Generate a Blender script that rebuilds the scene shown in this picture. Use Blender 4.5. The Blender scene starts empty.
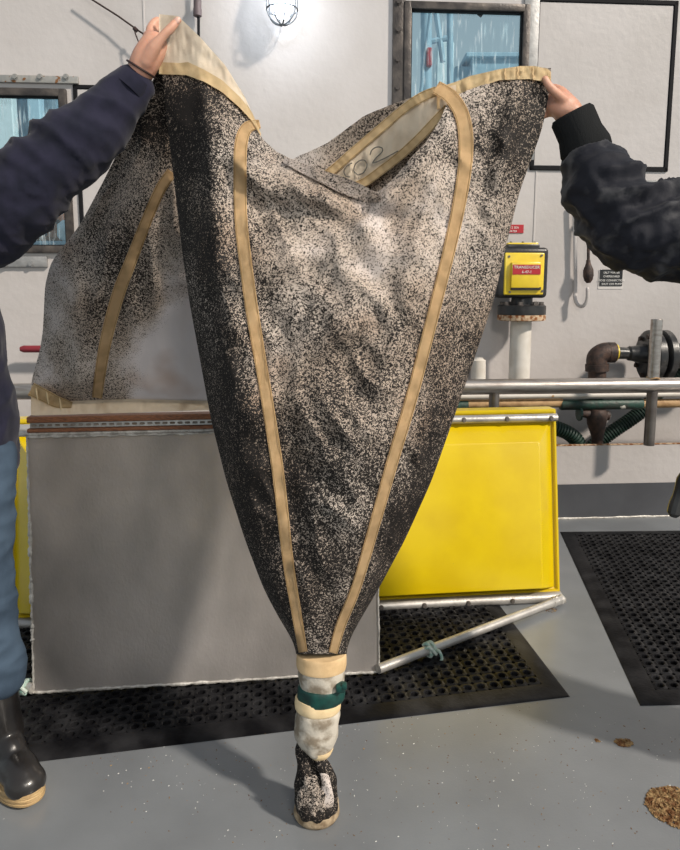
import bpy, bmesh, math, random
from mathutils import Vector, Matrix, noise
from math import pi, sin, cos, tan, radians

# ---------------------------------------------------------------- camera, sky, sun, exposure
C = bpy.context.scene.collection
sc = bpy.context.scene
CAM_H, PITCH, F, CX, CY = 1.33, radians(8), 680.0, 340.0, 385.6
cd = bpy.data.cameras.new('camera')
cam = bpy.data.objects.new('camera', cd); C.objects.link(cam); sc.camera = cam
cam.location = (0, 0, CAM_H); cam.rotation_euler = (pi/2 - PITCH, 0, 0)
cd.sensor_fit = 'VERTICAL'; cd.sensor_height = 36; cd.lens = F/850*36
cd.shift_y = -(425-CY)/850; cd.clip_start = .05
sc.view_settings.view_transform = 'Standard'; sc.view_settings.look = 'None'
sc.view_settings.gamma = 1; sc.view_settings.use_curve_mapping = False
sc.view_settings.exposure = 0.0

w = bpy.data.worlds.new('sky'); sc.world = w; w.use_nodes = True
nt = w.node_tree; bg = nt.nodes['Background']
tc = nt.nodes.new('ShaderNodeTexCoord'); sp = nt.nodes.new('ShaderNodeSeparateXYZ')
cr = nt.nodes.new('ShaderNodeValToRGB')
nt.links.new(tc.outputs['Generated'], sp.inputs[0]); nt.links.new(sp.outputs['Z'], cr.inputs[0])
cr.color_ramp.elements[0].position = 0; cr.color_ramp.elements[0].color = (.86, .97, 1.0, 1)
e_ = cr.color_ramp.elements.new(.45); e_.color = (.62, .70, .77, 1)
cr.color_ramp.elements[-1].position = .9; cr.color_ramp.elements[-1].color = (.50, .57, .68, 1)
nt.links.new(cr.outputs[0], bg.inputs[0]); bg.inputs[1].default_value = .54

sl = bpy.data.lights.new('sun', 'SUN'); sl.energy = 4.1; sl.angle = radians(4); sl.color = (1, .90, .78)
sun = bpy.data.objects.new('sun', sl); C.objects.link(sun)
SUN_DIR = Vector((-.62, .45, -.60))
sun.rotation_euler = SUN_DIR.to_track_quat('-Z', 'Y').to_euler(); sun.location = (6, -3, 6)

fd = bpy.data.lights.new('fill_light', 'AREA'); fd.energy = 50; fd.size = .9; fd.color = (1, .93, .84)  # unseen fill lamp added behind the camera to brighten the net front
fo = bpy.data.objects.new('fill_light', fd); C.objects.link(fo); fo.location = (.9, -1.6, 3.0)
fo.rotation_euler = (Vector((.1, 2.2, 1.0))-fo.location).to_track_quat('-Z', 'Y').to_euler()

# ---------------------------------------------------------------- picture point -> place
FW = Vector((0, cos(PITCH), -sin(PITCH))); UP = Vector((0, sin(PITCH), cos(PITCH)))
CO = Vector((0, 0, CAM_H))
def ray(px, py): return FW + Vector(((px-CX)/F, 0, 0)) + UP*(-(py-CY)/F)
def at(px, py, Y):
    d = ray(px, py); return CO + d*(Y/d.y)
def fl(px, py, z=0):
    d = ray(px, py); return CO + d*((z-CAM_H)/d.z)
def hit(px, py, p0, n):
    d = ray(px, py); return CO + d*((p0-CO).dot(n)/d.dot(n))
def frame_of(origin, ang): return Matrix.Translation(origin) @ Matrix.Rotation(ang, 4, 'Z')
def loc_at(M, px, py, off=0):
    """point of the frame's plane (off metres towards the viewer side) under a picture point, in frame coordinates"""
    n = M.to_3x3() @ Vector((0, -1, 0)); p = hit(px, py, M.translation + n*off, n)
    return M.inverted() @ p
def lerp(a, b, t): return a+(b-a)*t
def interp(tab, x):
    if x <= tab[0][0]: return tab[0][1]
    for (a, b), (c, d) in zip(tab, tab[1:]):
        if x <= c: return b+(d-b)*(x-a)/(c-a)
    return tab[-1][1]
def smooth_tab(tab, n=200):
    """smoothed lookup table"""
    x0, x1 = tab[0][0], tab[-1][0]; xs = [x0+(x1-x0)*i/n for i in range(n+1)]
    ys = [interp(tab, x) for x in xs]
    for _ in range(12):
        ys = [ys[0]]+[(ys[i-1]+2*ys[i]+ys[i+1])/4 for i in range(1, n)]+[ys[-1]]
    return list(zip(xs, ys))
def sstep(a, b, x):
    t = max(0, min(1, (x-a)/(b-a))); return t*t*(3-2*t)

# ---------------------------------------------------------------- materials
def inp(node, name, v):
    if name in node.inputs: node.inputs[name].default_value = v
MATS = {}
def pm(name, col, rough=.5, metal=0, col2=None, scale=8, lo=.4, hi=.65, bump=0, bscale=60, coat=0, detail=6, stretch=None, sheen=0, spots=None):
    """procedural surface: base colour, a noise-driven second colour, optional speckle, bump"""
    if name in MATS: return MATS[name]
    m = bpy.data.materials.new(name); m.use_nodes = True; N = m.node_tree.nodes; L = m.node_tree.links
    b = N['Principled BSDF']; inp(b, 'Roughness', rough); inp(b, 'Metallic', metal); inp(b, 'Coat Weight', coat)
    if coat: inp(b, 'Coat Roughness', .15)
    if sheen: inp(b, 'Sheen Weight', sheen); inp(b, 'Sheen Roughness', .5)
    if sheen or rough >= .7 or name == 'black_rubber': inp(b, 'Specular IOR Level', .2 if name != 'black_rubber' else .10)
    t = N.new('ShaderNodeTexCoord'); vec = t.outputs['Object']
    if stretch:
        mp = N.new('ShaderNodeMapping'); mp.inputs['Scale'].default_value = stretch
        L.new(vec, mp.inputs[0]); vec = mp.outputs[0]
    c2 = col2 or tuple(x*.86 for x in col)
    nz = N.new('ShaderNodeTexNoise'); nz.inputs['Scale'].default_value = scale; nz.inputs['Detail'].default_value = detail
    L.new(vec, nz.inputs[0])
    r = N.new('ShaderNodeValToRGB'); r.color_ramp.elements[0].position = lo; r.color_ramp.elements[1].position = hi
    r.color_ramp.elements[0].color = (*col, 1); r.color_ramp.elements[1].color = (*c2, 1)
    L.new(nz.outputs[0], r.inputs[0]); out = r.outputs[0]
    if spots:
        sc_, thr, scol = spots
        v = N.new('ShaderNodeTexNoise'); v.inputs['Scale'].default_value = sc_; v.inputs['Detail'].default_value = 2
        L.new(t.outputs['Object'], v.inputs[0])
        rr = N.new('ShaderNodeValToRGB'); rr.color_ramp.elements[0].position = thr; rr.color_ramp.elements[1].position = thr+.03
        L.new(v.outputs[0], rr.inputs[0])
        mx = N.new('ShaderNodeMixRGB'); mx.inputs[2].default_value = (*scol, 1)
        L.new(rr.outputs[0], mx.inputs[0]); L.new(out, mx.inputs[1]); out = mx.outputs[0]
    L.new(out, b.inputs['Base Color'])
    if bump:
        n2 = N.new('ShaderNodeTexNoise'); n2.inputs['Scale'].default_value = bscale; n2.inputs['Detail'].default_value = 4
        L.new(vec, n2.inputs[0]); bp = N.new('ShaderNodeBump'); bp.inputs['Strength'].default_value = bump
        bp.inputs['Distance'].default_value = min(.01, .3/bscale)
        L.new(n2.outputs[0], bp.inputs['Height']); L.new(bp.outputs[0], b.inputs['Normal'])
    MATS[name] = m; return m

wall_m = pm('painted_steel', (.52, .49, .48), .42, 0, (.46, .43, .415), 1.6, bump=.22, bscale=24, coat=.15, spots=(9, .78, (.45, .36, .27)))
floor_m = pm('deck_paint', (.19, .203, .215), .34, 0, (.145, .155, .165), 3.2, .35, .7, bump=.18, bscale=170, coat=.25, spots=(55, .77, (.36, .37, .37)))
dark_floor_m = pm('deck_paint_dark', (.075, .078, .088), .42, 0, (.06, .062, .07), 5, bump=.1, bscale=90)
trim_black = pm('black_gasket', (.008, .008, .010), .75, bump=.2)
frame_m = pm('window_metal', (.040, .035, .034), .45, .4, (.10, .085, .075), 14, bump=.5, bscale=70)
flange_m = pm('galvanised_flange', (.30, .30, .29), .5, .5, (.38, .36, .33), 20, bump=.4, bscale=60, spots=(30, .62, (.22, .10, .04)))
flange_plain = pm('grey_flange', (.33, .33, .33), .5, .5, (.25, .25, .25), 20, bump=.3)
steel_m = pm('stainless_pipe', (.46, .43, .40), .34, .85, (.33, .29, .26), 9, stretch=(1, 6, 6), bump=.1)
steel_dark = pm('worn_steel', (.20, .18, .165), .42, .75, (.13, .11, .10), 12, bump=.15)
alu_m = pm('aluminium', (.52, .50, .47), .42, .6, (.36, .34, .32), 16, bump=.3, bscale=90)
plate_m = pm('aluminium_plate', (.60, .565, .555), .40, .25, (.38, .36, .35), 4.4, .34, .70, bump=.3, bscale=120, detail=14, stretch=(1, 1, .6))
weld_m = pm('weld_bead', (.62, .60, .56), .5, .35, (.35, .33, .30), 50, bump=.8, bscale=120)
yellow_m = pm('yellow_gelcoat', (.68, .50, .0), .34, 0, (.61, .43, .0), 5, bump=.06, bscale=30, coat=.5, spots=(70, .77, (.45, .33, .04)))
yellow_p = pm('yellow_enamel', (.80, .60, .03), .35, 0, (.70, .50, .03), 12, coat=.4)
black_p = pm('black_paint', (.014, .014, .016), .35, 0, (.03, .03, .03), 20, bump=.15)
rust_m = pm('rust', (.50, .38, .26), .8, 0, (.20, .07, .02), 38, .42, .58, bump=.6)
iron_m = pm('rusty_black_iron', (.035, .026, .024), .6, .3, (.085, .05, .038), 30, bump=.6, bscale=80)
white_pipe = pm('white_painted_pipe', (.66, .63, .58), .45, 0, (.56, .52, .46), 10, spots=(16, .72, (.4, .24, .1)))
red_m = pm('red_plastic', (.42, .02, .03), .4, col2=(.34, .015, .025))
redpipe_m = pm('dark_red_paint', (.22, .02, .03), .45, col2=(.14, .02, .025))
wood_m = pm('varnished_wood', (.30, .115, .045), .5, 0, (.12, .045, .02), 20, stretch=(1.5, 30, 30), bump=.3)
rubber_m = pm('black_rubber', (.005, .005, .006), .36, 0, (.024, .024, .026), 10, .4, .7, bump=.25, bscale=90)
tan_pipe = pm('tan_wrapped_pipe', (.52, .34, .17), .65, 0, (.34, .2, .09), 20, bump=.4)
green_pipe = pm('green_painted_pipe', (.015, .06, .045), .5, 0, (.03, .035, .03), 22, bump=.5, spots=(12, .70, (.7, .68, .62)))
hose_m = pm('green_hose', (.03, .26, .13), .4, 0, (.02, .17, .09), 12)
hose_d = pm('dark_hose_groove', (.008, .03, .02), .5)
rope_m = pm('pale_rope', (.52, .58, .53), .8, 0, (.22, .38, .33), 60, bump=.8, bscale=200)
tape_m = pm('tan_webbing', (.70, .50, .28), .85, 0, (.56, .39, .21), 26, .42, .66, bump=.3, bscale=300)
tape_top = pm('cream_webbing', (.82, .65, .40), .85, 0, (.68, .52, .30), 26, .42, .66, bump=.3, bscale=300)
canvas_m = pm('cream_canvas', (.90, .80, .66), .8, 0, (.74, .63, .49), 17, .50, .70, bump=.25, bscale=200)
canvas_w = pm('soiled_white_canvas', (.52, .48, .41), .85, 0, (.24, .20, .15), 30, .44, .62, bump=.4, bscale=90)
strap_m = pm('green_strap', (.002, .055, .045), .55, 0, (.002, .03, .025), 40, bump=.3)
ink_m = pm('marker_ink', (.10, .10, .09), .8)
skin_m = pm('skin', (.55, .30, .21), .5, 0, (.46, .22, .15), 14, bump=.12, bscale=160)
try:
    b = skin_m.node_tree.nodes['Principled BSDF']; b.inputs['Subsurface Weight'].default_value = .12; b.inputs['Subsurface Radius'].default_value = (.02, .008, .004)
except Exception: pass
hair_m = pm('dark_hair', (.03, .02, .015), .5, bump=.8, bscale=90, stretch=(8, 8, 1))
nail_m = pm('fingernail', (.66, .42, .34), .3)
fleece_m = pm('navy_fleece', (.016, .016, .032), .95, 0, (.009, .010, .020), 20, bump=.25, bscale=250, sheen=.08)
jeans_m = pm('blue_denim', (.060, .092, .135), .85, 0, (.028, .045, .07), 7, .38, .68, bump=.3, bscale=260)
jacket_m = pm('charcoal_canvas', (.010, .011, .017), .72, 0, (.085, .085, .09), 13, .52, .74, bump=.3, bscale=200, sheen=.04)
knit_m = pm('ribbed_knit', (.012, .013, .014), .95, bump=.6, bscale=120, stretch=(6, 6, .4))
boot_m = pm('black_boot_rubber', (.010, .009, .009), .3, 0, (.026, .023, .021), 8, .4, .75, bump=.15, coat=.2)
sole_m = pm('gum_sole', (.52, .36, .17), .6, 0, (.35, .22, .1), 30, bump=.5, stretch=(1, 1, 12))
crumb_m = pm('brown_crumbs', (.12, .05, .018), .7, 0, (.34, .23, .11), 80)
pale_crumb = pm('pale_crumbs', (.7, .7, .66), .6)
extblue = pm('pale_blue_paint', (.42, .60, .70), .6, col2=(.36, .53, .64), scale=3)
extwhite = pm('white_paint', (.66, .76, .80), .6, col2=(.55, .66, .70))
extgrey = pm('blue_grey_paint', (.30, .44, .54), .6, col2=(.24, .36, .45))
orange_m = pm('orange_plastic', (.40, .12, .03), .5)
green_m = pm('green_plastic', (.10, .26, .10), .5)
brace_m = pm('brown_cord', (.03, .012, .01), .6); magenta_m = pm('magenta_cord', (.30, .02, .09), .6)
label_w = pm('white_label', (.75, .74, .72), .5)

m = bpy.data.materials.new('lamp_bulb'); m.use_nodes = True
b = m.node_tree.nodes['Principled BSDF']; inp(b, 'Emission Color', (.85, .92, 1, 1)); inp(b, 'Emission Strength', 9); MATS['lamp_bulb'] = m; bulb_m = m

def glass_mat(name, tint, gloss):
    m = bpy.data.materials.new(name); m.use_nodes = True; N = m.node_tree.nodes; L = m.node_tree.links
    N.remove(N['Principled BSDF']); o = N['Material Output']
    tr = N.new('ShaderNodeBsdfTransparent'); tr.inputs[0].default_value = (*tint, 1)
    gl = N.new('ShaderNodeBsdfGlossy'); gl.inputs['Roughness'].default_value = .06
    df = N.new('ShaderNodeBsdfDiffuse'); df.inputs[0].default_value = (.75, .85, .9, 1)
    mx = N.new('ShaderNodeMixShader'); mx.inputs[0].default_value = gloss
    L.new(tr.outputs[0], mx.inputs[1]); L.new(gl.outputs[0], mx.inputs[2])
    # dried spray and runs on the pane
    t = N.new('ShaderNodeTexCoord'); mp = N.new('ShaderNodeMapping'); mp.inputs['Scale'].default_value = (60, 60, 7); mp.inputs['Rotation'].default_value = (0, .25, 0)
    nz = N.new('ShaderNodeTexNoise'); nz.inputs['Scale'].default_value = 1; nz.inputs['Detail'].default_value = 3
    r = N.new('ShaderNodeValToRGB'); r.color_ramp.elements[0].position = .56; r.color_ramp.elements[1].position = .80
    r.color_ramp.elements[1].color = (.7, .7, .7, 1)
    L.new(t.outputs['Object'], mp.inputs[0]); L.new(mp.outputs[0], nz.inputs[0]); L.new(nz.outputs[0], r.inputs[0])
    m2 = N.new('ShaderNodeMixShader'); L.new(r.outputs[0], m2.inputs[0]); L.new(mx.outputs[0], m2.inputs[1]); L.new(df.outputs[0], m2.inputs[2])
    L.new(m2.outputs[0], o.inputs[0]); MATS[name] = m; return m
glass_m = glass_mat('window_glass', (.86, .97, 1), .10)

def net_mat():
    m = bpy.data.materials.new('plankton_mesh'); m.use_nodes = True; N = m.node_tree.nodes; L = m.node_tree.links
    b = N['Principled BSDF']; inp(b, 'Roughness', .7); inp(b, 'Specular IOR Level', .22)
    t = N.new('ShaderNodeTexCoord'); at_ = N.new('ShaderNodeAttribute'); at_.attribute_name = 'soil'
    def nz(scale, detail=2, dist=0):
        n = N.new('ShaderNodeTexNoise'); n.inputs['Scale'].default_value = scale; n.inputs['Detail'].default_value = detail; n.inputs['Distortion'].default_value = dist
        L.new(t.outputs['Object'], n.inputs[0]); return n.outputs[0]
    def mt(op, a, b_, c=None):
        n = N.new('ShaderNodeMath'); n.operation = op
        for i, v in enumerate((a, b_, c)):
            if v is None: continue
            if isinstance(v, (int, float)): n.inputs[i].default_value = v
            else: L.new(v, n.inputs[i])
        return n.outputs[0]
    soil = mt('MINIMUM', at_.outputs['Fac'], .98)
    patch = nz(7, 5); soil2 = mt('ADD', soil, mt('MULTIPLY', mt('SUBTRACT', patch, .5), .9))
    # hair-like strands
    ridge = mt('ABSOLUTE', mt('SUBTRACT', nz(135, 3, 1.4), .5), 0)
    wid = mt('MULTIPLY', soil2, .115)
    strand = mt('LESS_THAN', ridge, wid)
    brk = mt('GREATER_THAN', mt('ADD', nz(230, 1), mt('MULTIPLY', soil2, .22)), .56)
    a1 = mt('MULTIPLY', strand, brk)
    # clots
    clot = mt('GREATER_THAN', mt('ADD', nz(215, 3, .8), mt('MULTIPLY', soil2, .26)), .735)
    spk = mt('MAXIMUM', a1, clot)
    base = N.new('ShaderNodeValToRGB'); base.color_ramp.elements[0].position = .38; base.color_ramp.elements[1].position = .68
    base.color_ramp.elements[0].color = (.54, .475, .42, 1); base.color_ramp.elements[1].color = (.40, .31, .24, 1)
    L.new(nz(3.2, 6), base.inputs[0])
    cl_ = N.new('ShaderNodeMixRGB'); cl_.inputs[2].default_value = (.62, .575, .575, 1)
    L.new(mt('MINIMUM', mt('MAXIMUM', mt('MULTIPLY', mt('SUBTRACT', .42, soil2), 3.0), 0), 1), cl_.inputs[0]); L.new(base.outputs[0], cl_.inputs[1])
    br = N.new('ShaderNodeMixRGB'); br.blend_type = 'MIX'; br.inputs[2].default_value = (.34, .17, .07, 1)
    rr = N.new('ShaderNodeValToRGB'); rr.color_ramp.elements[0].position = .58; rr.color_ramp.elements[1].position = .74; rr.color_ramp.elements[1].color = (.45,)*3+(1,)
    L.new(nz(4.3, 3), rr.inputs[0]); L.new(rr.outputs[0], br.inputs[0]); L.new(cl_.outputs[0], br.inputs[1])
    grime = N.new('ShaderNodeMixRGB'); grime.blend_type = 'MULTIPLY'; grime.inputs[2].default_value = (.50, .48, .46, 1)
    L.new(mt('MINIMUM', mt('MAXIMUM', mt('SUBTRACT', soil2, .25), 0), 1), grime.inputs[0]); L.new(br.outputs[0], grime.inputs[1])
    mx = N.new('ShaderNodeMixRGB'); mx.inputs[2].default_value = (.012, .010, .009, 1)
    L.new(spk, mx.inputs[0]); L.new(grime.outputs[0], mx.inputs[1]); L.new(mx.outputs[0], b.inputs['Base Color'])
    bp = N.new('ShaderNodeBump'); bp.inputs['Strength'].default_value = .35; bp.inputs['Distance'].default_value = .006
    L.new(mt('ADD', spk, nz(30, 4)), bp.inputs['Height']); L.new(bp.outputs[0], b.inputs['Normal'])
    return m
net_m = net_mat()

# ---------------------------------------------------------------- building helpers
I4 = Matrix.Identity(4)
def thing(name, label, cat, loc, group=None, kind=None):
    o = bpy.data.objects.new(name, None); C.objects.link(o); o.location = loc; o.empty_display_size = .05
    if label: o['label'] = label; o['category'] = cat
    if group: o['group'] = group
    if kind: o['kind'] = kind
    return o
def wloc(o):
    v = Vector(o.location)
    while o.parent: o = o.parent; v += Vector(o.location)
    return v
def obj(name, bm, mat, parent=None, M=I4, smooth=None, auto=35):
    """bm is in frame M's coordinates; every object has no rotation, its origin at its parent's or its own base"""
    if M is not I4: bm.transform(M)
    bmesh.ops.recalc_face_normals(bm, faces=bm.faces) if smooth != 'keep' else None
    me = bpy.data.meshes.new(name); bm.to_mesh(me); bm.free()
    return link(name, me, mat, parent, smooth, auto)
def link(name, me, mat, parent=None, smooth=None, auto=35):
    o = bpy.data.objects.new(name, me); C.objects.link(o)
    co = [v.co for v in me.vertices]
    org = Vector(((min(c.x for c in co)+max(c.x for c in co))/2, (min(c.y for c in co)+max(c.y for c in co))/2, min(c.z for c in co)))
    me.transform(Matrix.Translation(-org))
    if parent: o.parent = parent; o.location = org - wloc(parent)
    else: o.location = org
    for mm in (mat if isinstance(mat, (list, tuple)) else [mat]): me.materials.append(mm)
    if smooth is not False:
        try: me.shade_smooth()
        except Exception: pass
        try: me.set_sharp_from_angle(angle=radians(auto))
        except Exception: pass
    return o
def tag(o, label, cat, group=None, kind=None):
    if label: o['label'] = label; o['category'] = cat
    if group: o['group'] = group
    if kind: o['kind'] = kind
    return o
def struct(o): o['kind'] = 'structure'; return o

def box(bm, x0, x1, y0, y1, z0, z1, bev=0, seg=2):
    r = bmesh.ops.create_cube(bm, size=1); vs = r['verts']
    for v in vs: v.co = Vector((lerp(x0, x1, v.co.x+.5), lerp(y0, y1, v.co.y+.5), lerp(z0, z1, v.co.z+.5)))
    if bev:
        es = list({e for v in vs for e in v.link_edges}); bmesh.ops.bevel(bm, geom=es, offset=bev, segments=seg, profile=.5, affect='EDGES')
def NB(): return bmesh.new()
def catmull(pts, n=6):
    """smooth a list of tuples/vectors (any dimension)"""
    P = [tuple(p) for p in pts]; out = []
    for i in range(len(P)-1):
        p0 = P[max(i-1, 0)]; p1 = P[i]; p2 = P[i+1]; p3 = P[min(i+2, len(P)-1)]
        for k in range(n):
            t = k/n
            out.append(tuple(.5*((2*b)+(-a+c)*t+(2*a-5*b+4*c-d)*t*t+(-a+3*b-3*c+d)*t**3) for a, b, c, d in zip(p0, p1, p2, p3)))
    out.append(P[-1]); return out
def tube(bm, pts, rad, seg=12, cap=True, roundcap=False):
    """swept tube; rad a number or list"""
    P = [Vector(p) for p in pts]; R = [rad]*len(P) if isinstance(rad, (int, float)) else list(rad)
    if roundcap:
        def capr(p, d, r): return [(p+d*r*sin(a), r*max(cos(a), .05)) for a in (pi*.48, pi*.36, pi*.24, pi*.12)]
        d0 = (P[0]-P[1]).normalized(); d1 = (P[-1]-P[-2]).normalized()
        a = capr(P[0], d0, R[0]); b_ = capr(P[-1], d1, R[-1])[::-1]
        P = [x for x, _ in a]+P+[x for x, _ in b_]; R = [r for _, r in a]+R+[r for _, r in b_]
    up = Vector((0, 0, 1)); rings = []
    T = []
    for i in range(len(P)):
        t = (P[min(i+1, len(P)-1)]-P[max(i-1, 0)]); T.append(t.normalized() if t.length > 1e-9 else Vector((0, 0, 1)))
    nrm = T[0].orthogonal().normalized()
    for i, p in enumerate(P):
        nrm = (nrm - T[i]*nrm.dot(T[i]))
        nrm = nrm.normalized() if nrm.length > 1e-6 else T[i].orthogonal().normalized()
        bn = T[i].cross(nrm)
        rings.append([bm.verts.new(p+(nrm*cos(2*pi*k/seg)+bn*sin(2*pi*k/seg))*R[i]) for k in range(seg)])
    for a, b_ in zip(rings, rings[1:]):
        for k in range(seg): bm.faces.new((a[k], a[(k+1) % seg], b_[(k+1) % seg], b_[k]))
    if cap: bm.faces.new(rings[0][::-1]); bm.faces.new(rings[-1])
def loft(bm, rings, cap=True):
    R = [[bm.verts.new(p) for p in r] for r in rings]; n = len(R[0])
    for a, b_ in zip(R, R[1:]):
        for k in range(n): bm.faces.new((a[k], a[(k+1) % n], b_[(k+1) % n], b_[k]))
    if cap: bm.faces.new(R[0][::-1]); bm.faces.new(R[-1])
def ell(bm, c, r, rot=None, sub=3):
    res = bmesh.ops.create_icosphere(bm, subdivisions=sub, radius=1)
    M = Matrix.Translation(Vector(c)) @ (rot.to_4x4() if rot else I4) @ Matrix.Diagonal((*r, 1))
    bmesh.ops.transform(bm, matrix=M, verts=res['verts'])
def disc(bm, c, axis, r, h, seg=16, r2=None):
    """short cylinder from c along axis"""
    a = Vector(axis).normalized(); tube(bm, [Vector(c), Vector(c)+a*h], [r, r if r2 is None else r2], seg)
def bolt(bm, c, axis, r=.008, h=.006):
    a = Vector(axis).normalized(); disc(bm, c, a, r*1.35, h*.3, 12); disc(bm, Vector(c)+a*h*.3, a, r, h, 6)
def grid(bm, pts, closed=False):
    """pts[i][j]"""
    V = [[bm.verts.new(p) for p in row] for row in pts]
    for a, b_ in zip(V, V[1:]):
        for k in range(len(a)-1): bm.faces.new((a[k], a[k+1], b_[k+1], b_[k]))
    return V
def txt(name, s, size, mat, parent, M, x, z, off, depth=.0008, align='CENTER'):
    cu = bpy.data.curves.new(name, 'FONT'); cu.body = s; cu.size = size; cu.align_x = align; cu.extrude = depth
    cu.resolution_u = 2
    t = bpy.data.objects.new('tmp', cu); C.objects.link(t)
    me = bpy.data.meshes.new_from_object(t.evaluated_get(bpy.context.evaluated_depsgraph_get()))
    bpy.data.objects.remove(t)
    me.transform(M @ Matrix.Translation((x, -off, z)) @ Matrix.Rotation(pi/2, 4, 'X'))
    me.materials.clear()
    return link(name, me, mat, parent, smooth=False)
def remesh(bm, voxel, it=4, disp=None):
    """fuse overlapping pieces into one continuous skin"""
    me = bpy.data.meshes.new('tmp'); bmesh.ops.recalc_face_normals(bm, faces=bm.faces); bm.to_mesh(me); bm.free()
    o = bpy.data.objects.new('tmp', me); C.objects.link(o)
    r = o.modifiers.new('r', 'REMESH'); r.mode = 'VOXEL'; r.voxel_size = voxel
    s = o.modifiers.new('s', 'SMOOTH'); s.factor = .6; s.iterations = it
    out = bpy.data.meshes.new_from_object(o.evaluated_get(bpy.context.evaluated_depsgraph_get()))
    bpy.data.objects.remove(o)
    if disp:
        nr = [v.normal.copy() for v in out.vertices]
        for v, n in zip(out.vertices, nr): v.co += n*disp(v.co)
    return out

# ---------------------------------------------------------------- setting: floor, bulkhead, coaming
WA = radians(4)
cw = fl(600, 518)
MC = frame_of(Vector((0, cw.y - tan(WA)*cw.x, 0)), WA)            # face of the low coaming
MW = frame_of(Vector((0, cw.y - tan(WA)*cw.x + .42, 0)), WA)      # bulkhead behind it
bm = NB(); box(bm, -4.2, 4.2, -1.2, 5.2, -.06, 0)
struct(obj('floor', bm, floor_m, smooth=False))

def wpt(px, py, off=0): return loc_at(MW, px, py, off)
def wbox(bm, px0, py0, px1, py1, o0, o1, bev=0, M=None):
    M = M or MW; a = loc_at(M, px0, py0, o1); b_ = loc_at(M, px1, py1, o1)
    box(bm, min(a.x, b_.x), max(a.x, b_.x), -o1, -o0, min(a.z, b_.z), max(a.z, b_.z), bev)

# window apertures
def rect(px0, py0, px1, py1):
    a = wpt(px0, py0); b_ = wpt(px1, py1); return min(a.x, b_.x), max(a.x, b_.x), min(a.z, b_.z), max(a.z, b_.z)
WR = rect(409, 8, 519, 160); WL = rect(-60, 93, 70, 248)
bm = NB(); xs = sorted([-4, WL[0], WL[1], WR[0], WR[1], 4]); zs = sorted([0, WL[2], WL[3], WR[2], WR[3], 3.4])
for i in range(5):
    for j in range(5):
        cx, cz = (xs[i]+xs[i+1])/2, (zs[j]+zs[j+1])/2
        if any(a < cx < b_ and c < cz < d for a, b_, c, d in (WR, WL)): continue
        if xs[i+1]-xs[i] > 1e-5 and zs[j+1]-zs[j] > 1e-5: box(bm, xs[i], xs[i+1], 0, .05, zs[j], zs[j+1])
bmesh.ops.remove_doubles(bm, verts=bm.verts, dist=1e-5)
bmesh.ops.delete(bm, geom=[f for f in bm.faces if False], context='FACES')
struct(obj('wall_back', bm, wall_m, M=MW, smooth=False))

# vertical weld seams of the bulkhead plates
t1 = None
for i, px in enumerate((536, 150)):
    bm = NB(); a = wpt(px, 180); box(bm, a.x-.006, a.x+.006, -.004, 0, 0, 3.4, .002, 1)
    struct(obj('trim_%d' % (i+1), bm, wall_m, M=MW))

# low coaming in front of the pipework
top = loc_at(MC, 600, 445).z; band = loc_at(MC, 600, 484).z
bm = NB(); box(bm, -3.9, 3.9, 0, .012, band, top, .002, 1)
coam = struct(obj('trim_3', bm, wall_m, M=MC))
bm = NB(); box(bm, -3.9, 3.9, -.003, .014, 0, band+.001)
struct(obj('baseboard_back', bm, dark_floor_m, M=MC, smooth=False))
bm = NB(); box(bm, -3.9, 3.9, -.002, .016, top-.003, top+.004, .001, 1)
struct(obj('trim_4', bm, rust_m, M=MC))
bm = NB(); a = MC.inverted() @ fl(600, 518)
random.seed(3)
tube(bm, [Vector((-3+i*.05, -.006, .003+random.random()*.003)) for i in range(121)], [.004+random.random()*.004 for _ in range(121)], 6)
struct(obj('trim_5', bm, weld_m, M=MC))

# windows
def window(n, R, flanges, pane_box):
    root = thing('window_%d' % n, None, None, MW @ Vector(((R[0]+R[1])/2, 0, R[2])), kind='structure')
    x0, x1, z0, z1 = R; g = 0.032
    bm = NB()
    for (a, b_, c, d) in ((x0-.03, x0+.012, z0-.03, z1+.03), (x1-.012, x1+.03, z0-.03, z1+.03), (x0, x1, z1-.012, z1+.03), (x0, x1, z0-.03, z0+.012)):
        box(bm, a, b_, -.03, .03, c, d, .005)
    obj('window_frame', bm, frame_m, root, MW)
    bm = NB(); e = .018
    for (a, b_, c, d) in ((x0+.008, x0+e, z0+.008, z1-.008), (x1-e, x1-.008, z0+.008, z1-.008), (x0+.008, x1-.008, z1-e, z1-.008), (x0+.008, x1-.008, z0+.008, z0+e)):
        box(bm, a, b_, -.018, .02, c, d, .003)
    obj('gasket', bm, trim_black, root, MW)
    bm = NB(); box(bm, x0, x1, .008, .014, z0, z1); obj('pane', bm, glass_m, root, MW, smooth=False)
    return root
w1 = window(1, WL, None, None); w2 = window(2, WR, None, None)
def flange(root, px0, py0, px1, py1, mat, bolts):
    bm = NB(); wbox(bm, px0, py0, px1, py1, 0, .022, .003); f = obj('flange', bm, mat, root, MW)
    for px, py in bolts:
        bm = NB(); p = wpt(px, py, .022); bolt(bm, p, (0, -1, 0), .013, .010); obj('bolt', bm, mat, f, MW)
flange(w1, -70, 73, 78, 83.5, flange_m, [(15, 77), (40, 77), (66, 77), (-12, 77), (-38, 77)])
flange(w1, -70, 256, 47, 267, flange_plain, [(5, 264), (31, 264), (-22, 264), (-48, 264)])
flange(w2, 393.5, -30, 404, 150, frame_m, [(398.5, 2), (398, 30), (397.5, 60), (397, 88), (396.5, 116)])
bm = NB(); wbox(bm, 526, -30, 534, 160, 0, .014, .002); obj('flange', bm, flange_plain, w2, MW)

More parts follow.
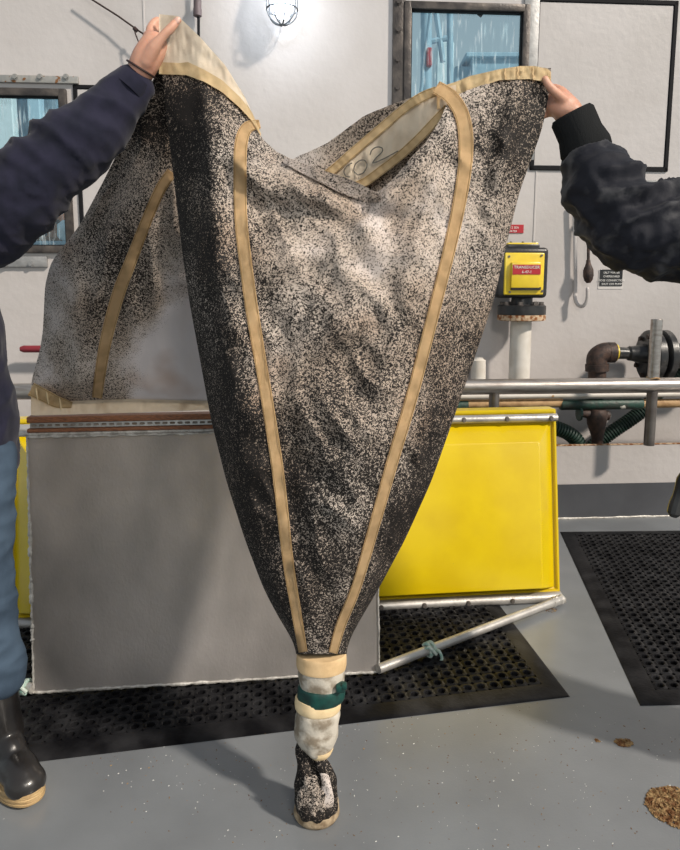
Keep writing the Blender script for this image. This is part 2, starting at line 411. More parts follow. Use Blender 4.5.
# gasket outlines of the blank wall panels
def outline(n, px0, py0, px1, py1, wd):
    R = rect(px0, py0, px1, py1); x0, x1, z0, z1 = R; bm = NB()
    for (a, b_, c, d) in ((x0, x0+wd, z0, z1), (x1-wd, x1, z0, z1), (x0, x1, z1-wd, z1), (x0, x1, z0, z0+wd)):
        box(bm, a, b_, -.012, 0, c, d, .003, 1)
    g = obj('trim_%d' % n, bm, trim_black, None, MW); struct(g)
    bm = NB(); box(bm, x0+wd*1.05, x1-wd*1.05, -.006, -.0005, z0+wd*1.05, z1-wd*1.05, .002, 1); o = obj('panel', bm, wall_m, g, MW)
outline(6, 535.5, -3, 667, 172, .026)
outline(7, 73, 85, 232, 247, .022)
# small steel ledge to the right of the panel
bm = NB(); wbox(bm, 645, 180, 700, 188, 0, .03, .003); struct(obj('trim_8', bm, flange_plain, None, MW))

# ---------------------------------------------------------------- the sampling frame on the deck
P1 = fl(34, 692, .022); P2 = fl(379, 671, .022)
ang = math.atan2(P2.y-P1.y, P2.x-P1.x)
MP = frame_of(P1, ang) @ Matrix(((1, 0, 0, 0), (0, 1, .11, 0), (0, 0, 1, 0), (0, 0, 0, 1)))
def loc_raked(M, px, py, off=0):
    n = (M.to_3x3().inverted().transposed() @ Vector((0, -1, 0))).normalized(); return M.inverted() @ hit(px, py, M.translation+n*off, n)
def pl(px, py, off=0): return loc_raked(MP, px, py, off)
sled = thing('trawl_frame', 'bare aluminium and yellow trawl frame with wooden clamp bars standing on the rubber mat', 'frame', P1)
W_ = (P2-P1).length; top = pl(34, 436).z
def weldline(bm, a, b_, r0=.003, r1=.007, n=60, seed=1, skip=0):
    random.seed(seed); a = Vector(a); b_ = Vector(b_); pts = []; rr = []
    for i in range(n+1):
        pts.append(a.lerp(b_, i/n)+Vector((random.uniform(-.001, .001), -.001, random.uniform(-.0015, .0015)))); rr.append(random.uniform(r0, r1))
    tube(bm, pts, rr, 6)
bm = NB()
# slightly dished plate, with a real thickness
nx, nz_ = 24, 16; fr = []; 
for j in range(nz_+1):
    fr.append([Vector((W_*i/nx, .006*sin(pi*i/nx)*sin(pi*j/nz_)+.002*noise.noise(Vector((i*.4, j*.4, 0))), top*j/nz_)) for i in range(nx+1)])
grid(bm, fr); bmesh.ops.solidify(bm, geom=bm.faces[:], thickness=.006)
plate = obj('face_plate', bm, plate_m, sled, MP)
bm = NB()
weldline(bm, (0, -.003, .0), (W_, -.003, .0), .003, .006, 90, 2)
weldline(bm, (0, -.003, 0), (0, -.003, top), .002, .005, 90, 4)
weldline(bm, (W_, -.003, 0), (W_, -.003, top), .002, .004, 60, 5)
obj('weld_bead', bm, weld_m, plate, MP)
bm = NB()
for za, zb in ((.50, .62), (.33, .42), (.19, .26)):
    weldline(bm, (.001, -.005, za*top/ .93), (.002, -.005, zb*top/.93), .003, .008, 14, int(za*100))
    obj('weld_bead', bm, weld_m, plate, MP); bm = NB()
bm.free()
# top lip tube
bm = NB(); tube(bm, [Vector((-.05, 0, top+.008)), Vector((W_, 0, top+.008))], .0095, 12); weldline(bm, (0, -.008, top), (W_, -.008, top), .003, .006, 90, 9)
obj('lip_tube', bm, weld_m, sled, MP)
# wooden clamp bars with a perforated steel strip between
zb0 = pl(36, 433).z; zb1 = pl(36, 428).z; zs0 = pl(36, 422).z; zs1 = pl(36, 416).z
bm = NB(); box(bm, .004, W_-.004, -.018, .03, top+.014, zb1, .003); obj('clamp_bar', bm, wood_m, sled, MP)
bm = NB(); box(bm, .004, W_-.004, -.018, .03, zs0, zs1, .003); obj('clamp_bar', bm, wood_m, sled, MP)
bm = NB(); box(bm, .01, W_-.01, -.004, .02, zb1, zs0); obj('filler_strip', bm, pm('filler', (.30, .27, .24), .7, col2=(.2, .15, .11), scale=40), sled, MP)
bm = NB(); n = 46; zc = (zb1+zs0)/2; h = (zs0-zb1)*.42
x0 = .012
pitch = (W_-.024)/n
for i in range(n):
    xa = x0+i*pitch; xb = xa+pitch; c = (xa+xb)/2
    ov = [(xa, -h), (c, -h), (xb, -h), (xb, 0), (xb, h), (c, h), (xa, h), (xa, 0)]
    iv = [(c-pitch*.3, -h*.42), (c, -h*.5), (c+pitch*.3, -h*.42), (c+pitch*.36, 0), (c+pitch*.3, h*.42), (c, h*.5), (c-pitch*.3, h*.42), (c-pitch*.36, 0)]
    O = [bm.verts.new((x, -.010, zc+z)) for x, z in ov]; I = [bm.verts.new((x, -.010, zc+z)) for x, z in iv]; J = [bm.verts.new((x, -.004, zc+z)) for x, z in iv]
    for k in range(8):
        bm.faces.new((O[k], O[(k+1) % 8], I[(k+1) % 8], I[k])); bm.faces.new((I[k], I[(k+1) % 8], J[(k+1) % 8], J[k]))
obj('perforated_strip', bm, alu_m, sled, MP, smooth='keep')

# yellow float tray behind
Yr = fl(560, 593, .03); MY = frame_of(Yr, ang)
RAKE = Matrix(((1, 0, 0, 0), (0, 1, .16, 0), (0, 0, 1, 0), (0, 0, 0, 1)))   # the tray leans back a little
MY = MY @ RAKE
def yl(px, py, off=0):
    n = (MY.to_3x3().inverted().transposed() @ Vector((0, -1, 0))).normalized(); return MY.inverted() @ hit(px, py, MY.translation+n*off, n)
xr = yl(560, 590).x; xl = yl(8, 625).x; zt = yl(556, 409).z; zb = yl(556, 592).z
bi = abs(yl(534, 500).x - xr); bt = zt - yl(556, 438).z; bb = yl(556, 580).z-zb
bm = NB()
def ringrect(ix, iz0, iz1, y): return [Vector((xl+ix, y, zb+iz0)), Vector((xr-ix, y, zb+iz0)), Vector((xr-ix, y, zt-iz1)), Vector((xl+ix, y, zt-iz1))]
rings = [ringrect(0, 0, 0, .07), ringrect(0, 0, 0, 0), ringrect(.012, .01, .012, 0), ringrect(.014, .012, .03, .012), ringrect(.02, .016, .05, .014), ringrect(bi, bb, bt, -.075), ringrect(bi+.006, bb+.006, bt+.006, -.077)]
R = [[bm.verts.new(p) for p in r] for r in rings]
for a, b_ in zip(R, R[1:]):
    for k in range(4): bm.faces.new((a[k], a[(k+1) % 4], b_[(k+1) % 4], b_[k]))
bm.faces.new(R[-1]); bm.faces.new(R[0][::-1])
bmesh.ops.bevel(bm, geom=[e for e in bm.edges], offset=.0035, segments=2, affect='EDGES', clamp_overlap=True)
tray = obj('float_tray', bm, yellow_m, sled, MY, auto=25)
# aluminium rails along the tray, with bolts
def rail(py_l, py_r, r, bolts):
    a = yl(560, py_r, .02); zc = a.z
    bm = NB(); tube(bm, [Vector((xl+.01, -.016, zc)), Vector((xr-.004, -.016, zc))], r, 14); f = obj('rail', bm, alu_m, sled, MY)
    for px in bolts:
        p = yl(px, py_r+(560-px)*.065, .03); bm = NB(); bolt(bm, Vector((p.x, -.016-r+.002, zc)), (0, -1, 0), .008, .007); obj('bolt', bm, steel_dark, f, MY)
    return zc
rail(0, 417.5, .017, (551, 507, 464, 421, 378)); rail(0, 597, .021, (552, 512, 468, 424, 381))
# diagonal braces
bm = NB()
pa = P2+Vector((0, -.012, .016)); pb = MY @ Vector((xr-.01, -.045, yl(556, 597).z+.012))
d = (pb-pa).normalized(); tube(bm, [pa-d*.005, pa.lerp(pb, .86), pb-d*.03, pb], [.017, .017, .021, .016], 14); brace = obj('brace', bm, alu_m, sled)
bm = NB(); tube(bm, [P1+Vector((.0, -.006, .016)), P1+Vector((-.10, .03, .016)), P1+Vector((-.42, .46, .03))], .017, 14); obj('brace', bm, alu_m, sled)
bm = NB(); random.seed(5); weldline(bm, pb-d*.07, pb-d*.0, .017, .022, 12, 11); obj('weld_bead', bm, weld_m, brace)
def knot(name, c, axis, r, label, seed):
    """rope wound a few turns round a tube, with an end"""
    random.seed(seed); a = Vector(axis).normalized(); u = a.orthogonal().normalized(); v = a.cross(u); pts = []
    for i in range(64):
        t = i/63*2*pi*3.4; pts.append(Vector(c)+a*((i/63-.5)*.035+.008*sin(t*.5))+(u*cos(t)+v*sin(t))*(r+.004+.003*sin(i*.7)))
    bm = NB(); tube(bm, pts, .006, 8)
    e = pts[-1]; tube(bm, catmull([e, e+Vector((.01, -.015, .01)), e+Vector((.02, -.02, -.015)), e+Vector((.012, -.022, -.035))], 6), .0055, 8)
    tube(bm, catmull([Vector(c)+Vector((-.02, -.02, .012)), Vector(c)+Vector((-.004, -.03, .022)), Vector(c)+Vector((.02, -.026, -.004))], 6), .006, 8)
    tag(obj(name, bm, rope_m), label, 'rope')
kp = pa.lerp(pb, .235)
knot('rope_knot', kp, d, .017, 'pale green rope knotted round the diagonal brace right of the plate', 3)
knot('rope_knot', P1+Vector((-.035, .006, .016)), (-1, .25, 0), .017, 'pale green rope tied at the lower left corner of the grey plate', 4)

# ---------------------------------------------------------------- rubber drainage mats
def mat_(label, c0, U, V, lu, lv, p=.046):
    """c0 corner; U, V unit directions; lu, lv lengths"""
    root = thing('rubber_mat', label, 'mat', c0)
    Mm = Matrix(((U.x, V.x, 0, c0.x), (U.y, V.y, 0, c0.y), (0, 0, 1, 0), (0, 0, 0, 1)))
    e = .07; nu = int((lu-2*e)/p); nv = int((lv-2*e)/p); pu = (lu-2*e)/nu; pv = (lv-2*e)/nv; h = .012
    bm = NB(); s = math.tan(pi/8)
    cache = {}
    def V_(x, y, z):
        k = (round(x, 4), round(y, 4), round(z, 4))
        if k not in cache: cache[k] = bm.verts.new((x, y, z))
        return cache[k]
    for i in range(nu):
        for j in range(nv):
            cx, cy = e+(i+.5)*pu, e+(j+.5)*pv; hx, hy = pu/2, pv/2; ch = .009; R = .0128
            ov = [(cx-hx+ch, cy-hy), (cx+hx-ch, cy-hy), (cx+hx, cy-hy+ch), (cx+hx, cy+hy-ch), (cx+hx-ch, cy+hy), (cx-hx+ch, cy+hy), (cx-hx, cy+hy-ch), (cx-hx, cy-hy+ch)]
            iv = [(cx+R*cos(a), cy+R*sin(a)) for a in [(-pi/2-pi/8)+k*pi/4 for k in range(8)]]
            ri = [(cx+(R+.0035)*cos(a), cy+(R+.0035)*sin(a)) for a in [(-pi/2-pi/8)+k*pi/4 for k in range(8)]]
            O = [V_(*q, h) for q in ov]; A = [V_(*q, h+.0022) for q in ri]; I = [V_(*q, h) for q in iv]; J = [V_(*q, .001) for q in iv]
            for k in range(8):
                l = (k+1) % 8
                bm.faces.new((O[k], O[l], A[l], A[k])); bm.faces.new((A[k], A[l], I[l], I[k])); bm.faces.new((I[k], I[l], J[l], J[k]))
            bm.faces.new(J)
            for k in (1, 3, 5, 7):
                l = (k+1) % 8; a, b_ = V_(*ov[k], .001), V_(*ov[l], .001)
                bm.faces.new((O[k], O[l], b_, a))
    obj('perforated_sheet', bm, rubber_m, root, Mm, smooth=False)
    bm = NB()
    rr = [[(0, 0, .001), (lu, 0, .001), (lu, lv, .001), (0, lv, .001)], [(.012, .012, .005), (lu-.012, .012, .005), (lu-.012, lv-.012, .005), (.012, lv-.012, .005)],
          [(e-.016, e-.016, h), (lu-e+.016, e-.016, h), (lu-e+.016, lv-e+.016, h), (e-.016, lv-e+.016, h)], [(e, e, h), (lu-e, e, h), (lu-e, lv-e, h), (e, lv-e, h)], [(e, e, .0), (lu-e, e, 0), (lu-e, lv-e, 0), (e, lv-e, 0)]]
    R = [[bm.verts.new(q) for q in r] for r in rr]
    for a, b_ in zip(R, R[1:]):
        for k in range(4): bm.faces.new((a[k], a[(k+1) % 4], b_[(k+1) % 4], b_[k]))
    obj('bevelled_border', bm, rubber_m, root, Mm, auto=20)
c0 = fl(570, 697); U = (fl(15, 765)-c0).normalized(); V = (fl(500, 606)-c0).normalized()
mat_('black perforated rubber mat under the trawl frame', c0, U, V, 2.05, 1.05)
c1 = fl(640, 706); V1 = (fl(560, 532)-c1); U1 = Vector((1, .03, 0)).normalized()
mat_('black perforated rubber mat on the right by the bulkhead', c1, U1, V1.normalized(), 1.2, V1.length)

# ---------------------------------------------------------------- pipework by the bulkhead
MR = frame_of(MC.translation+Vector((0, -.16, 0)), WA)      # plane of the hand rail
def rl(px, py, off=0): return loc_at(MR, px, py, off)
hr = rl(570, 386); zr = hr.z
root = thing('pipe_rail', 'long stainless steel pipe rail with short posts in front of the bulkhead', 'rail', MR @ Vector((0, 0, zr)))
bm = NB(); tube(bm, [Vector((-2.6, 0, zr)), Vector((2.8, 0, zr))], .042, 20); obj('pipe', bm, steel_m, root, MR)
pt = rl(657, 319); pb_ = rl(654, 445)
bm = NB(); tube(bm, [Vector((pt.x, 0, zr+.04)), Vector((pt.x, 0, pt.z-.004)), Vector((pt.x, 0, pt.z))], [.031, .031, .028], 16); obj('post', bm, steel_m, root, MR)
bm = NB(); tube(bm, [Vector((pt.x, 0, zr-.03)), Vector((pt.x, 0, pb_.z))], .029, 16); obj('post', bm, steel_dark, root, MR)
a = rl(494, 400); bm = NB(); tube(bm, [Vector((a.x, 0, zr-.03)), Vector((a.x, 0, .2))], .028, 16); obj('post', bm, steel_dark, root, MR)
for q in (-1.3,):
    bm = NB(); tube(bm, [Vector((q, 0, zr-.03)), Vector((q, 0, 0))], .028, 16); obj('post', bm, steel_dark, root, MR)
bm = NB(); bmesh.ops.create_circle(bm, segments=6, radius=.001)
bm.free(); bm = NB()
pts = [Vector((pt.x+.032*cos(t), .032*sin(t), zr+.040+.004*sin(3*t))) for t in [i*pi/8 for i in range(17)]]; tube(bm, pts, .0045, 6); obj('weld_bead', bm, tan_pipe, root, MR)
# the far stub of the rail on the left
# horizontal service pipes
def hpipe(name, label, px0, px1, py, r, mat, off, cat='pipe'):
    M = frame_of(MC.translation+Vector((0, off, 0)), WA); a = loc_at(M, px0, py); b_ = loc_at(M, px1, py)
    bm = NB(); n = 20; tube(bm, [Vector((lerp(a.x, b_.x, i/n), 0, a.z)) for i in range(n+1)], r, 14)
    return tag(obj(name, bm, mat, None, M), label, cat)
hpipe('water_pipe', 'thin white painted pipe just under the steel rail', 300, 760, 398.5, .016, white_pipe, .10)
tp = hpipe('lagged_pipe', 'tan wrapped pipe with dark green section below the steel rail', 420, 562, 404.5, .027, tan_pipe, .13)
M = frame_of(MC.translation+Vector((0, .13, 0)), WA)
def grp(px, py): return loc_at(M, px, py)
a = grp(560, 404.5); b_ = grp(642, 404.5); c_ = grp(760, 404.5)
bm = NB(); tube(bm, [Vector((a.x, 0, a.z)), Vector((a.x+.01, 0, a.z)), Vector((b_.x-.01, 0, a.z)), Vector((b_.x, 0, a.z))], [.03, .034, .034, .03], 16); obj('green_section', bm, green_pipe, tp, M)
bm = NB(); tube(bm, [Vector((b_.x-.005, 0, a.z)), Vector((c_.x, 0, a.z))], .027, 14); obj('end_section', bm, tan_pipe, tp, M)
bm = NB(); q = grp(464, 404.5); tube(bm, [Vector((q.x-.06, 0, a.z)), Vector((q.x+.02, 0, a.z))], [.036, .036], 14); obj('coupling', bm, green_pipe, tp, M)
# dark valve hanging under the green section
vv = grp(597, 415); root = thing('pipe_valve', 'dark rusty valve body hanging under the green pipe section', 'valve', M @ Vector((vv.x, 0, vv.z-.12)))
bm = NB(); tube(bm, [Vector((vv.x, -.0, a.z-.03)), Vector((vv.x, 0, a.z-.06)), Vector((vv.x, 0, a.z-.12)), Vector((vv.x+.01, 0, a.z-.20)), Vector((vv.x+.01, 0, a.z-.34))], [.05, .062, .055, .035, .03], 14); obj('valve_body', bm, iron_m, root, M)
bm = NB(); tube(bm, [Vector((vv.x-.10, 0, a.z-.055)), Vector((vv.x-.04, 0, a.z-.06)), Vector((vv.x+.07, 0, a.z-.07))], [.022, .03, .03], 12); obj('side_port', bm, iron_m, root, M)
bm = NB(); disc(bm, Vector((vv.x-.115, 0, a.z-.055)), (1, 0, 0), .045, .012, 10); obj('handwheel', bm, green_pipe, root, M)
# ribbed hoses
def hose(label, pts, off):
    Mh = frame_of(MC.translation+Vector((0, off, 0)), WA)
    P = catmull([Vector((loc_at(Mh, x, y).x, dy, loc_at(Mh, x, y).z)) for x, y, dy in pts], 40)
    # resample
    P = [Vector(p) for p in P]; out = [P[0]]; acc = 0; st = .0035
    for a_, b_ in zip(P, P[1:]):
        L_ = (b_-a_).length; tpos = 0
        while acc+(L_-tpos) >= st:
            tpos += st-acc; out.append(a_.lerp(b_, tpos/L_)); acc = 0
        acc += L_-tpos
    R = [.040+(.005 if (i % 5) < 3 else -.003) for i in range(len(out))]
    bm = NB(); tube(bm, out, R, 12); bm.faces.ensure_lookup_table()
    for f_ in bm.faces[:-2]: f_.material_index = 0 if (f_.index//12) % 5 < 3 else 1
    o = obj('ribbed_hose', bm, [hose_m, hose_d], None, Mh)
    tag(o, label, 'hose')
hose('green ribbed hose rising to the right behind the steel post', [(560, 470, 0), (590, 448, 0), (612, 432, 0), (645, 408, 0), (680, 372, .03), (740, 340, .05)], .28)
hose('green ribbed hose end curling down beside the yellow tray', [(530, 424, 0), (556, 428, .0), (576, 440, 0), (588, 470, 0)], .07)
# black valve and elbow on the wall pipe
root = thing('wall_valve', 'black flanged valve with rusty elbow above the steel rail', 'valve', MW @ Vector((wpt(640, 360, .25).x, -.25, wpt(640, 400, .25).z)))
def vp(px, py, off=.25):
    p = loc_at(MW, px, py, off); return Vector((p.x, -off, p.z))
z = vp(640, 354).z
e0 = vp(597, 354); st_ = vp(622, 354); fl0 = vp(645, 354); 
bm = NB(); tube(bm, [vp(597, 392), vp(597, 366)], .052, 14); pts = catmull([vp(597, 368), vp(597, 358), vp(603, 353), vp(611, 352.5)], 6); tube(bm, pts, .060, 14); tube(bm, [vp(607, 352.5), vp(614, 352.5)], .062, 14); tube(bm, [vp(597, 371), vp(597, 364)], .068, 14)
bmesh.ops.recalc_face_normals(bm, faces=bm.faces)
obj('elbow', bm, iron_m, root, MW)
bm = NB(); tube(bm, [vp(613.5, 352.5), vp(616, 352.5)], .052, 14); obj('thread_tape', bm, yellow_p, root, MW)
bm = NB(); tube(bm, [vp(x, 353+(x-616)*.03) for x in (614, 620, 627, 629, 633, 639, 650)], [.036, .036, .034, .044, .045, .055, .06], 16); obj('reducer', bm, black_p, root, MW)
fx = vp(651, 356)
bm = NB(); tube(bm, [fx+Vector((-.03, 0, 0)), fx+Vector((-.02, 0, 0)), fx+Vector((.02, 0, 0)), fx+Vector((.03, 0, 0))], [.14, .155, .155, .14], 32); f = obj('flange', bm, black_p, root, MW)
for k in range(8):
    t = k*pi/4+.2; bm = NB(); disc(bm, fx+Vector((-.045, .12*cos(t), .12*sin(t))), (1, 0, 0), .014, .02, 6); obj('bolt', bm, iron_m, f, MW)
bm = NB(); tube(bm, [fx+Vector((.045, 0, 0)), fx+Vector((.055, 0, 0)), fx+Vector((.09, 0, 0)), fx+Vector((.1, 0, 0))], [.14, .155, .155, .14], 32); obj('flange', bm, black_p, root, MW)
bm = NB(); tube(bm, [fx+Vector((.0, 0, 0)), fx+Vector((.6, 0, 0))], .075, 20); obj('pipe', bm, black_p, root, MW)

# yellow meter
off = .26
def mp(px, py, o=off): p = loc_at(MW, px, py, o); return Vector((p.x, -o, p.z))
def mbox(bm, px0, py0, px1, py1, o0, o1, bev=0.0, seg=3):
    a = loc_at(MW, px0, py0, o1); b_ = loc_at(MW, px1, py1, o1); box(bm, min(a.x, b_.x), max(a.x, b_.x), -o1, -o0, min(a.z, b_.z), max(a.z, b_.z), bev, seg)
base = mp(522, 322); root = thing('flow_meter', 'yellow and black flow meter box on a white pipe left of the hanging float', 'meter', MW @ base)
bm = NB(); mbox(bm, 497, 247, 547.5, 298, .09, .295, .024, 4); obj('housing', bm, black_p, root, MW)
bm = NB(); mbox(bm, 505, 252.5, 543.5, 295, .28, .302, .009, 3); cov = obj('cover', bm, yellow_p, root, MW)
for px, py in ((509, 256.5), (541.5, 255.5), (509.5, 292), (542, 291)):
    bm = NB(); bolt(bm, mp(px, py, .300), (0, -1, 0), .007, .005); obj('screw', bm, steel_dark, cov, MW)
bm = NB(); mbox(bm, 512, 262, 540, 288, .298, .325, .006, 2)
for v in bm.verts:
    if v.co.y > -.305: v.co.z -= 0
obj('display_hood', bm, yellow_p, cov, MW)
bm = NB(); mbox(bm, 511.5, 287, 541, 290, .298, .320, .002, 1); obj('hood_shadow_gap', bm, black_p, cov, MW).name = 'hood_shade_strip'  # black strip standing in for the shade under the display hood
bm = NB(); mbox(bm, 513, 264.5, 540.5, 274.5, .3255, .328); lab = obj('red_label', bm, red_m, cov, MW, smooth=False); lab['label'] = 'red label with two lines of white capitals'
c_ = mp(526.8, 268.6, .3295); txt('lettering', 'TRANSDUCER', .0235, label_w, root, MW, c_.x, c_.z, .329)
c_ = mp(526.8, 273.2, .3295); txt('lettering', '6-47-1', .022, label_w, root, MW, c_.x, c_.z, .329)
bm = NB(); mbox(bm, 508, 244, 540, 249, .13, .28, .006, 2); obj('lid', bm, black_p, root, MW)
bm = NB(); a = mp(508.5, 244.5, .28); b_ = mp(539.5, 240, .28)
box(bm, a.x, b_.x, -.27, -.13, a.z-.004, a.z+.012, .004, 2); lid = obj('lid_plate', bm, yellow_p, root, MW)
for i in range(3):
    for yy in (-.26, -.145):
        bm = NB(); bolt(bm, Vector((a.x+.02+i*(b_.x-a.x-.04)/2, yy, a.z+.012)), (0, 0, 1), .006, .005); obj('screw', bm, steel_dark, lid, MW)
cc = mp(521.5, 300, .19); yc = -.19
bm = NB(); z1 = mp(521.5, 297, .25).z; z2 = mp(521.5, 306, .25).z; z3 = mp(521.5, 315, .25).z; z4 = mp(521.5, 321, .25).z
X = mp(521.5, 310, .19).x
tube(bm, [Vector((X, yc, z1+.01)), Vector((X, yc, z2))], [.06, .065], 20); obj('neck', bm, black_p, root, MW)
bm = NB(); tube(bm, [Vector((X, yc, z2+.004)), Vector((X, yc, z2)), Vector((X, yc, z3+.003)), Vector((X, yc, z3))], [.132, .14, .14, .136], 32); fa = obj('upper_flange', bm, black_p, root, MW)
for k in range(8):
    t = k*pi/4+pi/8; bm = NB(); bolt(bm, Vector((X+.112*cos(t), yc+.112*sin(t), z2+.003)), (0, 0, 1), .014, .016); obj('bolt', bm, steel_dark, fa, MW)
bm = NB(); tube(bm, [Vector((X, yc, z3)), Vector((X, yc, z3-.006)), Vector((X, yc, z4+.004)), Vector((X, yc, z4))], [.138, .14, .14, .125], 32); obj('lower_flange', bm, rust_m, root, MW)
bm = NB(); tube(bm, [Vector((X, yc, z4)), Vector((X, yc, .15))], .062, 24); obj('stand_pipe', bm, white_pipe, root, MW)
# white capped stub left of it
bm = NB(); p = mp(478, 382, .12); q = mp(478, 357, .12); tube(bm, [Vector((p.x, -.12, p.z-.4)), Vector((p.x, -.12, q.z-.09)), Vector((p.x, -.12, q.z-.02)), Vector((p.x, -.12, q.z))], [.045, .045, .043, .02], 16)
tag(obj('vent_cap', bm, white_pipe, None, MW), 'white rounded pipe cap beside the net edge above the rail', 'cap')
# red tag
root = thing('red_tag', 'small red lettered tag on the wall just above the yellow meter', 'sign', MW @ wpt(515, 233))
bm = NB(); wbox(bm, 500, 224.5, 523.5, 233, .0, .006); obj('plate', bm, red_m, root, MW, smooth=False)
p = wpt(512, 228.7); txt('lettering', 'No. 2 SEA', .019, label_w, root, MW, p.x, p.z, .0065)
p = wpt(512, 232.2); txt('lettering', 'WATER', .017, label_w, root, MW, p.x, p.z, .0065)
# black sign
root = thing('instruction_sign', 'small black sign with white lettering under the right sleeve', 'sign', MW @ wpt(611, 287))
bm = NB(); wbox(bm, 599, 270, 622.5, 289, 0, .003); obj('backing', bm, pm('sign_backing', (.62, .59, .57), .5), root, MW, smooth=False)
bm = NB(); wbox(bm, 600.5, 269.5, 622, 286, .003, .007); obj('plate', bm, black_p, root, MW, smooth=False)
for s, py in (('SALT WATER', 273.6), ('OVERBOARD', 277.4), ('HOSE CONNECTION', 281.4), ('SHUT OFF PUMP', 285)):
    p = wpt(611, py); txt('lettering', s, .0178, label_w, root, MW, p.x, p.z, .0075)
# hook with the hanging float
root = thing('wall_hook', 'white steel J hook welded to the wall below the hanging float', 'hook', MW @ wpt(580, 308))
bm = NB(); P = [(574, 205, .03), (575, 240, .03), (575.5, 285, .03), (575, 298, .035), (578, 305, .05), (583, 306, .07), (587, 300, .085), (587.5, 289, .09)]
tube(bm, catmull([mp(x, y, o) for x, y, o in P], 6), .011, 10, roundcap=True); obj('rod', bm, wall_m, root, MW)
root = thing('hanging_float', 'rusty brown metal weight hanging on a thin rod against the wall', 'weight', MW @ mp(588, 283, .09))
bm = NB(); tube(bm, [mp(588.5, 215, .07), mp(588.3, 262, .08)], .009, 10); obj('rod', bm, iron_m, root, MW)
bm = NB(); tube(bm, [mp(588.3, y, .08) for y in (260, 263, 266, 270, 276, 280, 283)], [.012, .014, .020, .030, .031, .025, .012], 16); obj('bulb', bm, iron_m, root, MW)
bm = NB(); disc(bm, mp(588.5, 213, 0), (0, -1, 0), .015, .08, 12); obj('bracket', bm, wall_m, root, MW)
# red pipe stub on the left
bm = NB(); a = mp(24, 349, .10); b_ = mp(110, 349, .10); tube(bm, [a+Vector((-.02, 0, 0)), a, b_], [.014, .021, .021], 14, roundcap=False)
tag(obj('pipe_stub', bm, redpipe_m, None, MW), 'dark red pipe stub poking out left of the net', 'pipe')
bm = NB(); tube(bm, [b_, b_+Vector((.0, .10, 0))], .02, 10); bm.free()
# cables
bm = NB(); P = [mp(80, -8, .06), mp(118, 16, .07), mp(139, 31, .08), mp(165, 48, .09)]
tube(bm, P, .005, 8); tube(bm, [mp(134, 28, .078), mp(137, 31, .08)], .012, 8)
tube(bm, catmull([mp(134, 29, .08), mp(137, 38, .09), mp(143, 52, .09), mp(150, 62, .09)], 5), .004, 6)
tag(obj('guy_line', bm, brace_m, None, MW), 'dark taut line running down to the raised left hand', 'cord')
root = thing('hanging_cable', 'black cable with a grey connector hanging left of the caged lamp', 'cable', MW @ mp(199, 60, .05))
bm = NB(); tube(bm, [mp(198.5, 12, .05), mp(199, 110, .05)], .008, 8); tube(bm, [mp(197, -40, .05), mp(197, 0, .05)], .010, 8); obj('cord', bm, trim_black, root, MW)
bm = NB(); tube(bm, [mp(197.5, y, .05) for y in (-1, 0, 8, 9, 16, 17)], [.014, .022, .022, .024, .024, .014], 12); obj('connector', bm, pm('grey_rubber', (.12, .09, .095), .6), root, MW)
# caged lamp
root = thing('caged_lamp', 'lit bulkhead lamp in a wire cage at the top edge', 'lamp', MW @ mp(282, 20, .12))
lc = mp(282, 1, .12); trim_grey = pm('cage_wire_paint', (.10, .11, .12), .5)
bm = NB(); tube(bm, [lc+Vector((0, 0, z)) for z in (.14, .10, .06, .0, -.05, -.08, -.095)], [.045, .062, .066, .066, .058, .035, .01], 24); obj('globe', bm, bulb_m, root, MW)
bm = NB(); tube(bm, [lc+Vector((0, 0, .12)), lc+Vector((0, 0, .15)), lc+Vector((0, 0, .24))], [.085, .085, .06], 24); tube(bm, [lc+Vector((0, 0, .2)), lc+Vector((0, .115, .2))], .03, 12); obj('housing', bm, flange_plain, root, MW)
for k in range(4):
    t = k*pi/4+.2; bm = NB(); u = Vector((cos(t), sin(t), 0)); rr = .086
    P = [lc+u*rr+Vector((0, 0, .13)), lc+u*rr+Vector((0, 0, -.04))]+[lc+u*rr*cos(a)+Vector((0, 0, -.04-.085*sin(a))) for a in [pi*j/12 for j in range(1, 12)]]+[lc-u*rr+Vector((0, 0, -.04)), lc-u*rr+Vector((0, 0, .13))]
    tube(bm, P, .0045, 6); obj('cage_wire', bm, trim_grey, root, MW)
bm = NB(); tube(bm, [lc+Vector((.086*cos(t), .086*sin(t), -.045)) for t in [i*pi/12 for i in range(25)]], .0045, 6); obj('cage_ring', bm, trim_grey, root, MW)
ld = bpy.data.lights.new('lamp_light', 'POINT'); ld.energy = 5.5; ld.color = (.82, .90, 1); ld.shadow_soft_size = .06
lo = bpy.data.objects.new('lamp_light', ld); C.objects.link(lo); lo.location = MW @ (lc+Vector((0, -.16, -.02)))

